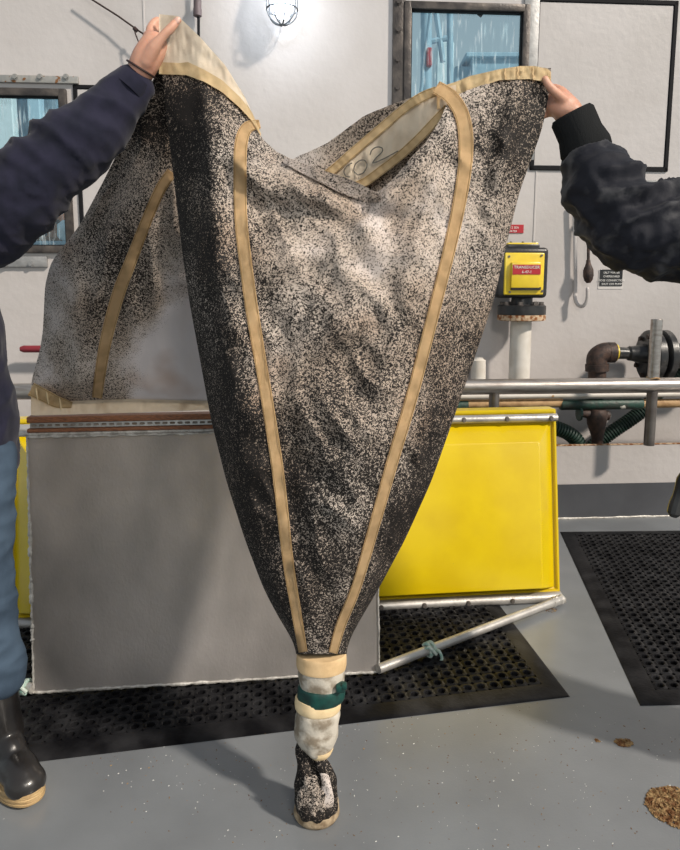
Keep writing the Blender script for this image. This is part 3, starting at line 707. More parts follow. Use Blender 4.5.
# ---------------------------------------------------------------- things seen through the windows
def ext(name, label, cat, builder, mat, M=I4):
    bm = NB(); builder(bm); return tag(obj(name, bm, mat, None, M), label, cat)
p0 = at(422, 10, 7.0)
def EX(px, py, Y): return at(px, py, Y)
def pbox(bm, px0, py0, px1, py1, Y, d, bev=.01):
    a = at(px0, py0, Y); b_ = at(px1, py1, Y); box(bm, min(a.x, b_.x), max(a.x, b_.x), Y, Y+d, min(a.z, b_.z), max(a.z, b_.z), bev, 1)
ext('winch_house', 'pale blue deckhouse block seen through the upper right window', 'deckhouse', lambda bm: (pbox(bm, 472, 55, 560, 420, 8.4, 1.5), pbox(bm, 466, 52, 562, 57, 8.35, 1.6), pbox(bm, 455, 66, 470, 420, 8.5, 1.0)), extgrey)
def mast(bm):
    tube(bm, [EX(427, -200, 7.6), EX(425, 420, 7.6)], .06, 12); tube(bm, [EX(450, -200, 7.7), EX(450, 420, 7.7)], .035, 12)
    tube(bm, [EX(430, -30, 7.6), EX(443, 62, 7.6)], .03, 8); tube(bm, [EX(424, 43, 7.6), EX(447, 38, 7.6)], .03, 8)
    tube(bm, [EX(421, 92, 7.55), EX(431, 10, 7.55)], .02, 8)
ext('lattice_mast', 'blue grey mast tubes at the left of the upper window', 'mast', mast, extgrey)
ext('locker', 'tall white locker standing behind the mast outside', 'locker', lambda bm: pbox(bm, 437, 42, 446, 420, 7.9, .3), extwhite)
ext('life_ring_box', 'small red box fixed behind the mast', 'box', lambda bm: pbox(bm, 427, 47, 432, 66, 7.5, .1), red_m)
ext('davit_arm', 'dark slanting davit arm at the top of the upper window', 'davit', lambda bm: tube(bm, [EX(455, -8, 7), EX(482, 16, 7)], [.03, .02], 8), trim_black)
for i, (px, wd, mt_) in enumerate(((-40, 10, extblue), (-22, 9, extgrey), (-6, 12, extblue), (8, 8, extwhite), (18, 9, extgrey), (29, 5, extwhite), (36, 10, extblue), (48, 5, extwhite), (55, 9, extgrey), (66, 8, extblue))):
    bm = NB(); pbox(bm, px, 40, px+wd, 420, 6.2+.15*(i % 3), .1); o = obj('wall_panel', bm, mt_)
    tag(o, 'pale vertical cladding strip seen through the left window', 'panel', 'cladding strips behind the left window')
bm = NB(); pbox(bm, -60, 241, 80, 420, 5.15, .7); tag(obj('work_bench', bm, extgrey), 'grey bench inside the left window', 'bench')
def crate(bm): pbox(bm, 31, 208, 62, 240, 5.25, .3, .02)
o = ext('orange_crate', 'orange plastic crate with round holes on the bench', 'crate', crate, orange_m)
for px, py in ((40, 218), (50, 216), (40, 228), (50, 227), (58, 222), (45, 234)):
    bm = NB(); c = at(px, py, 5.25); disc(bm, c+Vector((0, -.004, 0)), (0, 1, 0), .018, .003, 12); obj('hole', bm, trim_black, o)
o = ext('green_box', 'green box with pale lettering beside the orange crate', 'box', lambda bm: pbox(bm, 14, 220, 30, 240.5, 5.22, .3, .01), green_m)
MI = frame_of(Vector((0, 5.21, 0)), 0); c = at(22, 237, 5.21); txt('lettering', 'JG', .11, label_w, o, MI, c.x, c.z, 0)
bm = NB(); c = at(66, 231, 5.20); ell(bm, c, (.07, .05, .08)); me = remesh(bm, .01, 3, lambda p: .012*noise.noise(p*25)); tag(link('plastic_bag', me, extwhite), 'crumpled white plastic bag on the bench behind the left window', 'bag')
bm = NB(); tube(bm, [at(34, 205, 5.36), at(50, 204.5, 5.36), at(62, 201, 5.36)], [.03, .03, .015], 10); tag(obj('hand_drill', bm, trim_black), 'dark tool resting above the orange crate', 'tool')

# ---------------------------------------------------------------- crumbs on the deck
def crumbs(name, label, px, py, rx, ry, n, mat, seed, size=.0022, z=0):
    random.seed(seed); c = fl(px, py); bm = NB()
    for i in range(n):
        r = math.sqrt(random.random()); t = random.random()*2*pi
        p = c+Vector((rx*r*cos(t), ry*r*sin(t), z*(1-r*r)*random.random())); s = size*random.uniform(.5, 1.6)
        res = bmesh.ops.create_cube(bm, size=1)
        M = Matrix.Translation(p+Vector((0, 0, s*.4))) @ Matrix.Rotation(random.random()*3, 4, 'Z') @ Matrix.Rotation(random.random(), 4, 'X') @ Matrix.Diagonal((s*random.uniform(1, 3), s, s*.8, 1))
        bmesh.ops.transform(bm, matrix=M, verts=res['verts'])
    o = obj(name, bm, mat, smooth=False); tag(o, label, 'debris', kind='stuff')
crumbs('brown_crumbs', 'pile of brown grain on the deck at the lower right', 680, 808, .085, .075, 2600, crumb_m, 1, .0026, .008)
crumbs('brown_crumbs', 'small clump of brown grain on the open deck', 624, 743, .026, .016, 260, crumb_m, 2, .0026, .005)
crumbs('brown_crumbs', 'few loose brown grains left of the small clump', 597, 741, .008, .006, 14, crumb_m, 3)
crumbs('brown_crumbs', 'brown smear of grains by the mat corner near the yellow tray', 550, 610, .03, .02, 40, crumb_m, 6, .002)
crumbs('scattered_grains', 'scattered pale specks over the painted deck', 420, 760, .95, .35, 320, pale_crumb, 4, .0010)
crumbs('scattered_grains', 'scattered dark specks over the painted deck', 420, 770, .95, .35, 420, crumb_m, 5, .0012)

# ---------------------------------------------------------------- the net
NR = thing('plankton_net', 'large soiled plankton net with cream webbing held up by two people over the deck', 'net', fl(317, 822))
LE = smooth_tab([(0, 160), (15, 160), (75, 162), (130, 168), (190, 175), (250, 182), (300, 189), (360, 200), (420, 211), (480, 226), (540, 245), (590, 264), (620, 280), (640, 293), (652, 297), (660, 297)])
RE = smooth_tab([(0, 551), (65, 551), (80, 551), (100, 548), (130, 542), (160, 531), (190, 520), (250, 505), (300, 494), (360, 474), (420, 453), (480, 432), (540, 405), (590, 378), (620, 360), (640, 349), (652, 346), (660, 346)])
TF = [(150, 13), (160, 14), (178, 17), (200, 38), (225, 66), (245, 98), (262, 138), (276, 151), (290, 158), (326, 172), (360, 187), (378, 192), (395, 177), (413, 155), (427, 141), (441, 118), (446, 105), (452, 97), (470, 89), (500, 79), (530, 78), (551, 80), (560, 84)]
TB = [(150, 14), (163, 60), (176, 120), (200, 160), (240, 172), (280, 166), (296, 157), (327, 143), (365, 115), (400, 101), (430, 91), (447, 86), (500, 69), (530, 66), (551, 68), (560, 70)]
DB = [(0, 1.665), (80, 1.665), (300, 1.64), (500, 1.60), (650, 1.575)]
BF = [(0, .0), (60, .030), (120, .058), (200, .098), (300, .125), (420, .135), (520, .11), (600, .075), (660, .045)]
def prof(w): 
    w = max(0, min(1, w)); a = max(0.0, sin(pi*w))**.62
    if w >= .5: return a
    e = 1-(1-min(w/.115, 1))**1.7; return lerp(e*(.86+.14*sin(pi*w)), a, .15)
def wof(px, py): return (px-interp(LE, py))/max(1, interp(RE, py)-interp(LE, py))
FOLDS = [ # x, y, rx, ry, angle, height (m, towards camera)
    (352, 322, 52, 17, -.55, .014), (300, 190, 70, 12, .45, .018), (395, 190, 60, 10, -.85, .016), (345, 215, 90, 12, .1, -.012),
    (215, 170, 14, 90, .12, .012), (290, 260, 60, 16, -.25, .010), (420, 250, 18, 80, .15, .012), (480, 200, 14, 110, .2, -.010),
    (230, 300, 14, 130, -.12, .008), (330, 420, 60, 26, .3, .010), (275, 380, 16, 80, -.1, -.008), (385, 380, 22, 90, .2, .010), (505, 160, 10, 80, .15, .010), (345, 520, 26, 70, .0, .010), (205, 110, 8, 40, -.1, .008), (235, 150, 8, 36, -.5, .007), (270, 190, 60, 8, .62, .010)]
def front_depth(px, py):
    w = wof(px, py); d = interp(DB, py) - interp(BF, py)*prof(w)
    d += .045*sstep(.09, .32, w)*sstep(.62, .36, w)*sstep(260, 120, py)
    e = min(1, max(0, w)*10)*min(1, max(0, 1-w)*10)
    for x, y, rx, ry, a, h in FOLDS:
        dx, dy = px-x, py-y; u = (dx*cos(a)+dy*sin(a))/rx; v = (-dx*sin(a)+dy*cos(a))/ry; g = u*u+v*v
        if g < 6: d -= 2.3*h*math.exp(-g)*e
    q = Vector((px/46+py/150, py/95, 3.1)); d -= .020*noise.noise(q)*e*sstep(60, 140, py)
    q = Vector((px/30-py/60, py/52, 7.7)); d -= .013*(1-2.2*abs(noise.noise(q)))*e*sstep(660, 560, py)*sstep(80, 150, py)
    q = Vector((px/18+py/50, py/30, 2.7)); d -= .005*(1-2.2*abs(noise.noise(q)))*e*sstep(660, 560, py)*sstep(90, 160, py)
    q = Vector((px/11+py/60, py/14, 1.7)); d -= .0022*noise.noise(q)*e*sstep(660, 560, py)
    return d
def front_at(px, py, lift=0): return at(px, py, front_depth(px, py)-lift)
def back_depth(px, py):
    w = wof(px, py); b_ = interp([(0, 0), (80, .02), (150, .10), (300, .16), (500, .12), (600, .07), (660, .05)], py)
    d = interp(DB, py)+b_*prof(w)
    return d+.008*noise.noise(Vector((px/40, py/60, 9)))*min(1, max(0, w)*10)*min(1, max(0, 1-w)*10)
def back_at(px, py, lift=0): return at(px, py, back_depth(px, py)-lift)
def top_y(T, w):
    y = 0.0
    while y < 640:
        x = interp(LE, y)+w*(interp(RE, y)-interp(LE, y))
        if y >= interp(T, x): return y
        y += .5
    return y
def soil_front(px, py):
    w = wof(px, py)
    s = .60 + .45*sstep(.17, .06, w)*sstep(60, 100, py) + .22*sstep(360, 500, py) + .2*sstep(.80, .98, w) + .15*sstep(.16, .0, w)*sstep(200, 500, py)
    s -= .16*sstep(150, 180, py)*sstep(400, 240, py)*sstep(.2, .35, w)
    s += .22*sstep(250, 500, py)*sstep(.30, .1, w)
    return s
def soil_left(px, py):
    s = .52 + .35*sstep(190, 120, py)*sstep(110, 150, px) - .62*sstep(300, 375, py)*sstep(105, 150, px) - .45*sstep(230, 300, py)*sstep(140, 175, px)
    s += .30*math.exp(-((px-125)/30)**2-((py-275)/60)**2) - .15*sstep(90, 60, px)
    return s
def put_soil(o, vals):
    a = o.data.attributes.new('soil', 'FLOAT', 'POINT'); a.data.foreach_set('value', vals)
def sheet(name, T, depth, nu, nv, soil, ybot=654):
    bm = NB(); rows = []; vals = []
    cols = []
    for i in range(nu+1):
        w = i/nu; w = lerp(w, .5-.5*cos(pi*w), .45); t = top_y(T, w); cols.append((w, t))
    for j in range(nv+1):
        row = []
        for w, t in cols:
            y = lerp(t, ybot, (j/nv)); x = interp(LE, y)+w*(interp(RE, y)-interp(LE, y))
            row.append(at(x, y, depth(x, y))); vals.append(soil(x, y))
        rows.append(row)
    grid(bm, rows); bm.verts.index_update()
    me_o = obj(name, bm, net_m, NR, smooth=None, auto=180); put_soil(me_o, vals); return me_o
front = sheet('front_panel', TF, front_depth, 150, 200, soil_front)
back = sheet('back_panel', TB, back_depth, 70, 80, lambda x, y: .5)

# the panel that hangs behind on the left, down to the clamp bars
LL = smooth_tab([(20, 158), (70, 158), (100, 143), (150, 119), (180, 104), (225, 80), (262, 51), (285, 45), (330, 43), (350, 40), (382, 31), (395, 31), (416, 34)])
LR = [(20, 175), (416, 262)]
zmid = MP @ Vector((.02, -.02, zs1)); ytop = 1.70; ybot_ = pl(36, 415, .015); YB = (MP @ ybot_).y
def left_depth(px, py):
    t = max(0, min(1, (py-70)/(412-70))); d = lerp(1.70, YB, t**1.15)
    M_ = (px-36)*tan(ang)/F*2.1*sstep(200, 412, py)
    d += M_
    # edge rolls back at left
    w = max(0, min(1, (px-interp(LL, py))/60)); d += .09*(1-w)**2*sstep(100, 220, py)*sstep(412, 360, py)
    d -= (.03*math.exp(-((px-(165-.32*(py-130)))/22)**2)*sstep(100, 200, py)+.02*math.exp(-((px-(75+.05*(py-280)))/12)**2)*sstep(240, 300, py)) * sstep(412, 370, py)
    d += .02*noise.noise(Vector((px/40+py/120, py/90, 5)))*sstep(80, 140, py)*sstep(412, 380, py)
    d -= .016*(1-2*abs(noise.noise(Vector((px/26+py/90, py/70, 11)))))*sstep(80, 140, py)*sstep(412, 385, py)
    d -= .006*noise.noise(Vector((px/15, py/26, 15)))*sstep(80, 140, py)*sstep(412, 395, py)
    return d
def left_at(px, py, lift=0): return at(px, py, left_depth(px, py)-lift)
SEAM = [(25, 384), (31, 385), (45, 391), (57, 398), (70, 401), (100, 400), (130, 399), (212, 401), (270, 402)]
bm = NB(); rows = []; vals = []
for j in range(131):
    v = j/130; row = []
    for i in range(81):
        u = i/80; y = lerp(20, 402, v); x = lerp(interp(LL, y), interp(LR, y), u)
        yb = interp(SEAM, x)+3; y = 20+(yb-20)*v; x = lerp(interp(LL, y), interp(LR, y), u)
        row.append(left_at(x, y)); vals.append(soil_left(x, y))
    rows.append(row)
grid(bm, rows); bm.verts.index_update(); side = obj('side_panel', bm, net_m, NR, auto=180); put_soil(side, vals)

def strip(name, path, wid, atf, mat, lift=.003, sub=14, n_across=4, label=None, thick=.0025, parent=None, stitch=True):
    """flat webbing laid along a path of picture points on a surface; wid in picture px (number or per point)"""
    W = [wid]*len(path) if isinstance(wid, (int, float)) else wid
    P = catmull([(x, y, w_) for (x, y), w_ in zip(path, W)], sub); rows = []
    for i, (x, y, w_) in enumerate(P):
        a = P[max(0, i-1)]; b_ = P[min(len(P)-1, i+1)]; tx, ty = b_[0]-a[0], b_[1]-a[1]; L_ = math.hypot(tx, ty) or 1
        nx_, ny_ = -ty/L_, tx/L_
        rows.append([atf(x+nx_*w_*(k/n_across-.5), y+ny_*w_*(k/n_across-.5), lift+.0012*sin(i*1.3)*.4) for k in range(n_across+1)])
    bm = NB(); grid(bm, rows); r = bmesh.ops.solidify(bm, geom=bm.faces[:], thickness=thick)
    o = obj(name, bm, mat, parent or NR, auto=50)
    if label: o['label'] = label
    if stitch:
        bm = NB()
        for k in (.09, .91):
            tube(bm, [r_[0].lerp(r_[-1], k)+(CO-r_[0]).normalized()*.0022 for r_ in rows], .0006, 4, cap=False)
        obj('stitching', bm, pm('brown_thread', (.30, .19, .08), .8), o)
    return o
strip('seam_tape', [(260, 124), (247, 128), (241, 145), (240, 180), (241, 220), (245, 258), (252, 310), (262, 370), (271, 425), (279, 480), (288, 560), (296, 610), (303, 652)], [9, 12, 13, 13, 13, 13, 13, 12, 12, 12, 11, 10, 9], front_at, tape_m, .004)
strip('seam_tape', [(436, 87), (451, 97), (462, 115), (466, 140), (464, 175), (455, 225), (442, 280), (428, 335), (411, 400), (393, 460), (376, 520), (357, 585), (341, 625), (333, 653)], [14, 15, 15, 15, 14, 13, 12, 12, 12, 12, 11, 10, 10, 9], front_at, tape_m, .005)
strip('seam_tape', [(172, 172), (160, 190), (146, 222), (132, 258), (118, 295), (106, 340), (100, 375), (97, 398)], [11, 11, 11, 12, 13, 12, 11, 10], left_at, tape_m, .004)

# collars: cream canvas with webbing edges
def patch(name, lo_, hi_, x0, x1, atf, mat, lift, nx=60, ny=12, ruf=0., thick=.003, label=None, parent=None, seed=0):
    bm = NB(); rows = []
    for j in range(ny+1):
        row = []
        for i in range(nx+1):
            x = lerp(x0, x1, i/nx); y = lerp(interp(lo_, x), interp(hi_, x), j/ny)
            r_ = ruf*(noise.noise(Vector((x/7, y/26, seed)))+.6*noise.noise(Vector((x/4, y/9, seed+3))))*sin(pi*min(1, max(0, j/ny)))
            row.append(atf(x, y, lift+r_))
        rows.append(row)
    grid(bm, rows); bmesh.ops.solidify(bm, geom=bm.faces[:], thickness=thick); o = obj(name, bm, mat, parent or NR, auto=60)
    if label: o['label'] = label
    return o
cl_top = [(158, 14), (178, 16), (200, 37), (225, 65), (245, 97), (262, 137)]
cl_bot = [(158, 74), (186, 75), (205, 82), (222, 92), (240, 108), (252, 121), (262, 138)]
cl_mid = [(158, 62), (180, 63), (188, 62), (205, 70), (222, 80), (240, 97), (252, 112), (262, 136)]
def fa(px, py, lift=0):
    # the collar stands a little fuller than the mesh
    return at(px, py, front_depth(px, max(py, 60))-lift)
patch('collar', cl_top, cl_mid, 159, 261, fa, canvas_m, .004, 70, 14, .006, label='cream canvas collar at the left hand', seed=1)
patch('collar_tape', cl_mid, cl_bot, 159, 261, fa, tape_top, .007, 70, 5, .003, seed=5)
tr_top = [(436, 88), (455, 82), (470, 76), (500, 69), (520, 66), (535, 66), (548, 69), (551, 72)]
tr_bot = [(436, 110), (446, 106), (455, 100), (470, 92), (485, 85), (500, 80), (530, 79), (551, 83)]
def fr_(px, py, lift=0): return at(px, py, lerp(1.655, interp(DB, py), 0)-lift-.012*sin(pi*max(0, min(1, (px-430)/122))))
patch('collar', tr_top, tr_bot, 437, 551, fr_, tape_top, .004, 70, 8, .008, label='cream webbing rim at the right hand', seed=2)
for x in (505, 518, 533):
    bm = NB(); tube(bm, [fr_(x+.6*sin(y), y, .0065) for y in range(int(interp(tr_top, x))+1, 81, 2)], .0016, 5)
    obj('rim_pleat', bm, tape_m, NR)
# inner collar on the far side
ic_a = [(300, 200), (328, 172), (352, 151), (380, 127), (405, 106), (420, 96), (436, 88), (462, 84)]
ic_b = [(300, 215), (328, 195), (360, 187), (383, 172), (402, 157), (420, 140), (440, 118), (450, 106), (462, 95)]
sh = lambda T, d: [(x, y+d) for x, y in T]
def bk(px, py, lift=0): return at(px, py, lerp(1.72, 1.672, sstep(360, 450, px))+.03*(py-150)/60-lift+.004*noise.noise(Vector((px/16, py/16, 2))))
patch('inner_collar', ic_a, ic_b, 312, 456, bk, canvas_m, .002, 60, 12, .008, label='cream canvas strip with hand written digits', seed=4)
# edge tapes
strip('collar_tape', [(318, 181), (335, 168), (352, 153), (380, 129), (405, 108), (422, 97), (437, 91)], [9, 9, 9, 9, 9, 10, 10], bk, tape_top, .009)
strip('collar_tape', [(330, 194), (361, 184), (383, 169), (402, 154), (420, 137), (440, 116), (448, 108)], 9, bk, tape_top, .009)
bm = NB()
for pth in ([(352, 163), (347, 166), (344, 171), (346, 176), (350, 177)], [(358, 175), (354, 171), (355, 165), (359, 161), (364, 160), (367, 164), (366, 169), (363, 173), (358, 175)],
            [(370, 155), (372, 150), (377, 147), (382, 148), (382, 152), (376, 158), (373, 163), (381, 160), (389, 156), (398, 151)]):
    tube(bm, catmull([bk(x, y, .014) for x, y in pth], 5), .0013, 6)
obj('handwriting', bm, ink_m, NR)
# a pale rolled fold on the front lip
strip('mouth_fold', [(284, 155), (300, 162), (326, 173), (350, 183), (374, 192), (381, 194)], [5, 9, 13, 16, 10, 2], lambda x, y, l=0: at(x, y+5, front_depth(x, y+6)-l-.003), net_m, .006, n_across=8, stitch=False)
o = [c for c in NR.children if c.name.startswith('mouth_fold')][0]; put_soil(o, [.42]*len(o.data.vertices))
# collar of the side panel above the clamp bars
lc_bot = [(28, 415), (36, 415.5), (120, 413), (212, 410), (275, 408)]
lc_top = SEAM
def la(px, py, lift=0): 
    d = left_depth(px, min(py, 412)); return at(px, py, lerp(d, YB+(px-36)*tan(ang)/F*2.1, sstep(395, 412, py))-lift)
patch('hem_collar', lc_top, lc_bot, 31, 270, la, canvas_m, .012, 90, 8, .010, label='cream canvas hem clamped under wooden bars', seed=8)
strip('hem_tape', [(31, 389), (45, 396), (57, 402), (72, 405)], [14, 13, 12, 6], la, tape_top, .018, stitch=True)
for x in (38, 48, 60):
    ys = list(range(int(interp(SEAM, x)), int(interp(SEAM, x))+14, 3)); bm = NB()
    tube(bm, [la(x-2+(y-388)*.15, y, .024) for y in ys], [.0015, .003, .003, .003, .001][:len(ys)], 6)
    obj('hem_pleat', bm, tape_top, NR)

# cod end
def pxloft(rows, ratio=.8, seg=32, ruf=0, seed=0, cap=True):
    """rows: (cx, cy, half width px, Y centre) -> flattened tube"""
    bm = NB(); R = catmull(rows, 4); rings = []
    for (cx, cy, hw, Y) in R:
        c = at(cx, cy, Y); r = hw/F*(Y/ray(cx, cy).y); rg = []
        for k in range(seg):
            t = 2*pi*k/seg; q = c+Vector((r*cos(t), r*ratio*sin(t), 0)); n_ = Vector((cos(t), sin(t), 0))
            rg.append(q+n_*ruf*noise.noise(Vector((q.x*40, q.y*40, q.z*30+seed))))
        rings.append(rg)
    loft(bm, rings, cap); return bm
YK = 1.575
ce = [(321.5, 652, 24.5, YK), (321.5, 655, 25, YK), (321.5, 664, 25, YK), (321.5, 667, 24.5, YK)]
obj('upper_band', pxloft(ce, ruf=.002), tape_m, NR)
ce = [(321.5, 665, 23.5, YK), (321.5, 675, 23, YK), (321.5, 686, 22, YK), (321, 697, 21, YK), (319, 705, 21, YK)]
o = obj('sleeve', pxloft(ce, ruf=.003, seed=3), canvas_w, NR)
strap = obj('strap', pxloft([(321.5, 684, 22.4, YK), (321.5, 687, 23.8, YK), (321.5, 695, 23.8, YK), (320.5, 699, 22.6, YK)], ruf=.003, seed=6), strap_m, NR)
strap['label'] = 'dark green strap buckled round the cod end'
bm = NB(); c = at(341, 688, 1.53); box(bm, c.x-.012, c.x+.010, c.y-.004, c.y+.022, c.z-.012, c.z+.006, .003); box(bm, c.x+.002, c.x+.014, c.y-.006, c.y+.01, c.z-.003, c.z+.012, .003); obj('buckle', bm, strap_m, strap)
bm = pxloft([(318, 696, 22, YK), (318, 702, 23.2, YK), (318, 707, 22.5, YK), (318, 709, 21, YK)], ruf=.003, seed=8); obj('lower_band', bm, tape_top, NR)
bm = pxloft([(318, 707, 20.5, YK), (318, 712, 22.6, YK), (317, 722, 22, YK), (316.5, 733, 21.5, YK), (317, 742, 18.5, YK), (318.5, 752, 12, YK-.01), (319.5, 758, 5, YK-.012)], ruf=.005, seed=12)
cuff = obj('lower_sleeve', bm, canvas_w, NR)
bm = pxloft([(319, 748, 14.6, YK-.008), (319.3, 753, 11.8, YK-.012), (319.6, 758, 6.5, YK-.014), (319.6, 759, 3, YK-.014)], ruf=.003, seed=2); obj('sleeve_tip', bm, tape_top, cuff)
# dark collecting bag below: an open slipper shaped pocket
bm = NB(); rings = []
YG = 1.545
rows = [(312, 733, 12, 1.59, 0), (308, 748, 10.5, 1.585, 0), (308, 762, 12, 1.578, 0), (311, 776, 16, 1.57, 0), (314, 790, 19.5, 1.562, 0), (316, 804, 21, 1.556, 0), (317, 810, 19, 1.556, 0), (317, 816, 15, 1.556, 0)]
bm = pxloft([r[:4] for r in rows], .9, 36, .010, 21)
for v in bm.verts:
    pass
bag = obj('collecting_bag', bm, net_m, NR, auto=180); put_soil(bag, [1.15]*len(bag.data.vertices))
# thick flap on the right of the pocket
bm = pxloft([(321, 758, 6, 1.555), (325, 768, 8, 1.55), (330, 780, 7, 1.545), (333, 793, 5, 1.54), (333, 802, 3, 1.54)], .7, 20, .004, 31)
o = obj('bag_flap', bm, net_m, NR, auto=180); put_soil(o, [1.0]*len(o.data.vertices))
bm = pxloft([(322, 768, 3, 1.545), (326, 782, 5, 1.532), (327, 796, 6.5, 1.528), (326, 806, 7, 1.528)], .6, 20, .006, 35)
o = obj('bag_lining', bm, net_m, NR, auto=180); put_soil(o, [.30]*len(o.data.vertices))
bm = NB()
random.seed(8)
for (cx, cy, r) in ((304, 796, 6), (310, 790, 6.5), (316, 795, 6), (321, 802, 6), (307, 782, 3.5), (313, 781, 4), (313, 803, 8), (303, 803, 6)):
    c = at(cx, cy, 1.525); rr = r/F*1.65; ell(bm, c, (rr, rr*.8, rr*2.0))
me = remesh(bm, .0032, 3, lambda p: .006*noise.noise(Vector((p.x*70, p.y*70, p.z*25)))+.002*noise.noise(p*110))
o = link('bunched_mesh', me, net_m, NR, auto=180); put_soil(o, [.6]*len(me.vertices))
# webbing rim round the toe
bm = NB(); cr_ = fl(316.5, 818); rows = []
for i in range(41):
    t = 2*pi*i/40; q = Vector((cr_.x+.050*cos(t), 1.568+.047*sin(t), 0))
    zt_ = .034+.010*sin(t+2.4)+.006*sin(3*t); out = Vector((cos(t), sin(t), 0))
    rows.append([q+out*(-.010)+Vector((0, 0, .001)), q+out*.002+Vector((0, 0, .004)), q+out*.007+Vector((0, 0, .014)), q+out*.004+Vector((0, 0, zt_)), q-out*.004+Vector((0, 0, zt_+.003)), q-out*.008+Vector((0, 0, zt_-.004))])
grid(bm, rows); bmesh.ops.remove_doubles(bm, verts=bm.verts, dist=.0004); bmesh.ops.solidify(bm, geom=bm.faces[:], thickness=.002)
obj('toe_rim', bm, pm('dirty_webbing', (.46, .36, .24), .85, 0, (.22, .16, .10), 40, .42, .62, bump=.5, bscale=120), NR, auto=60)

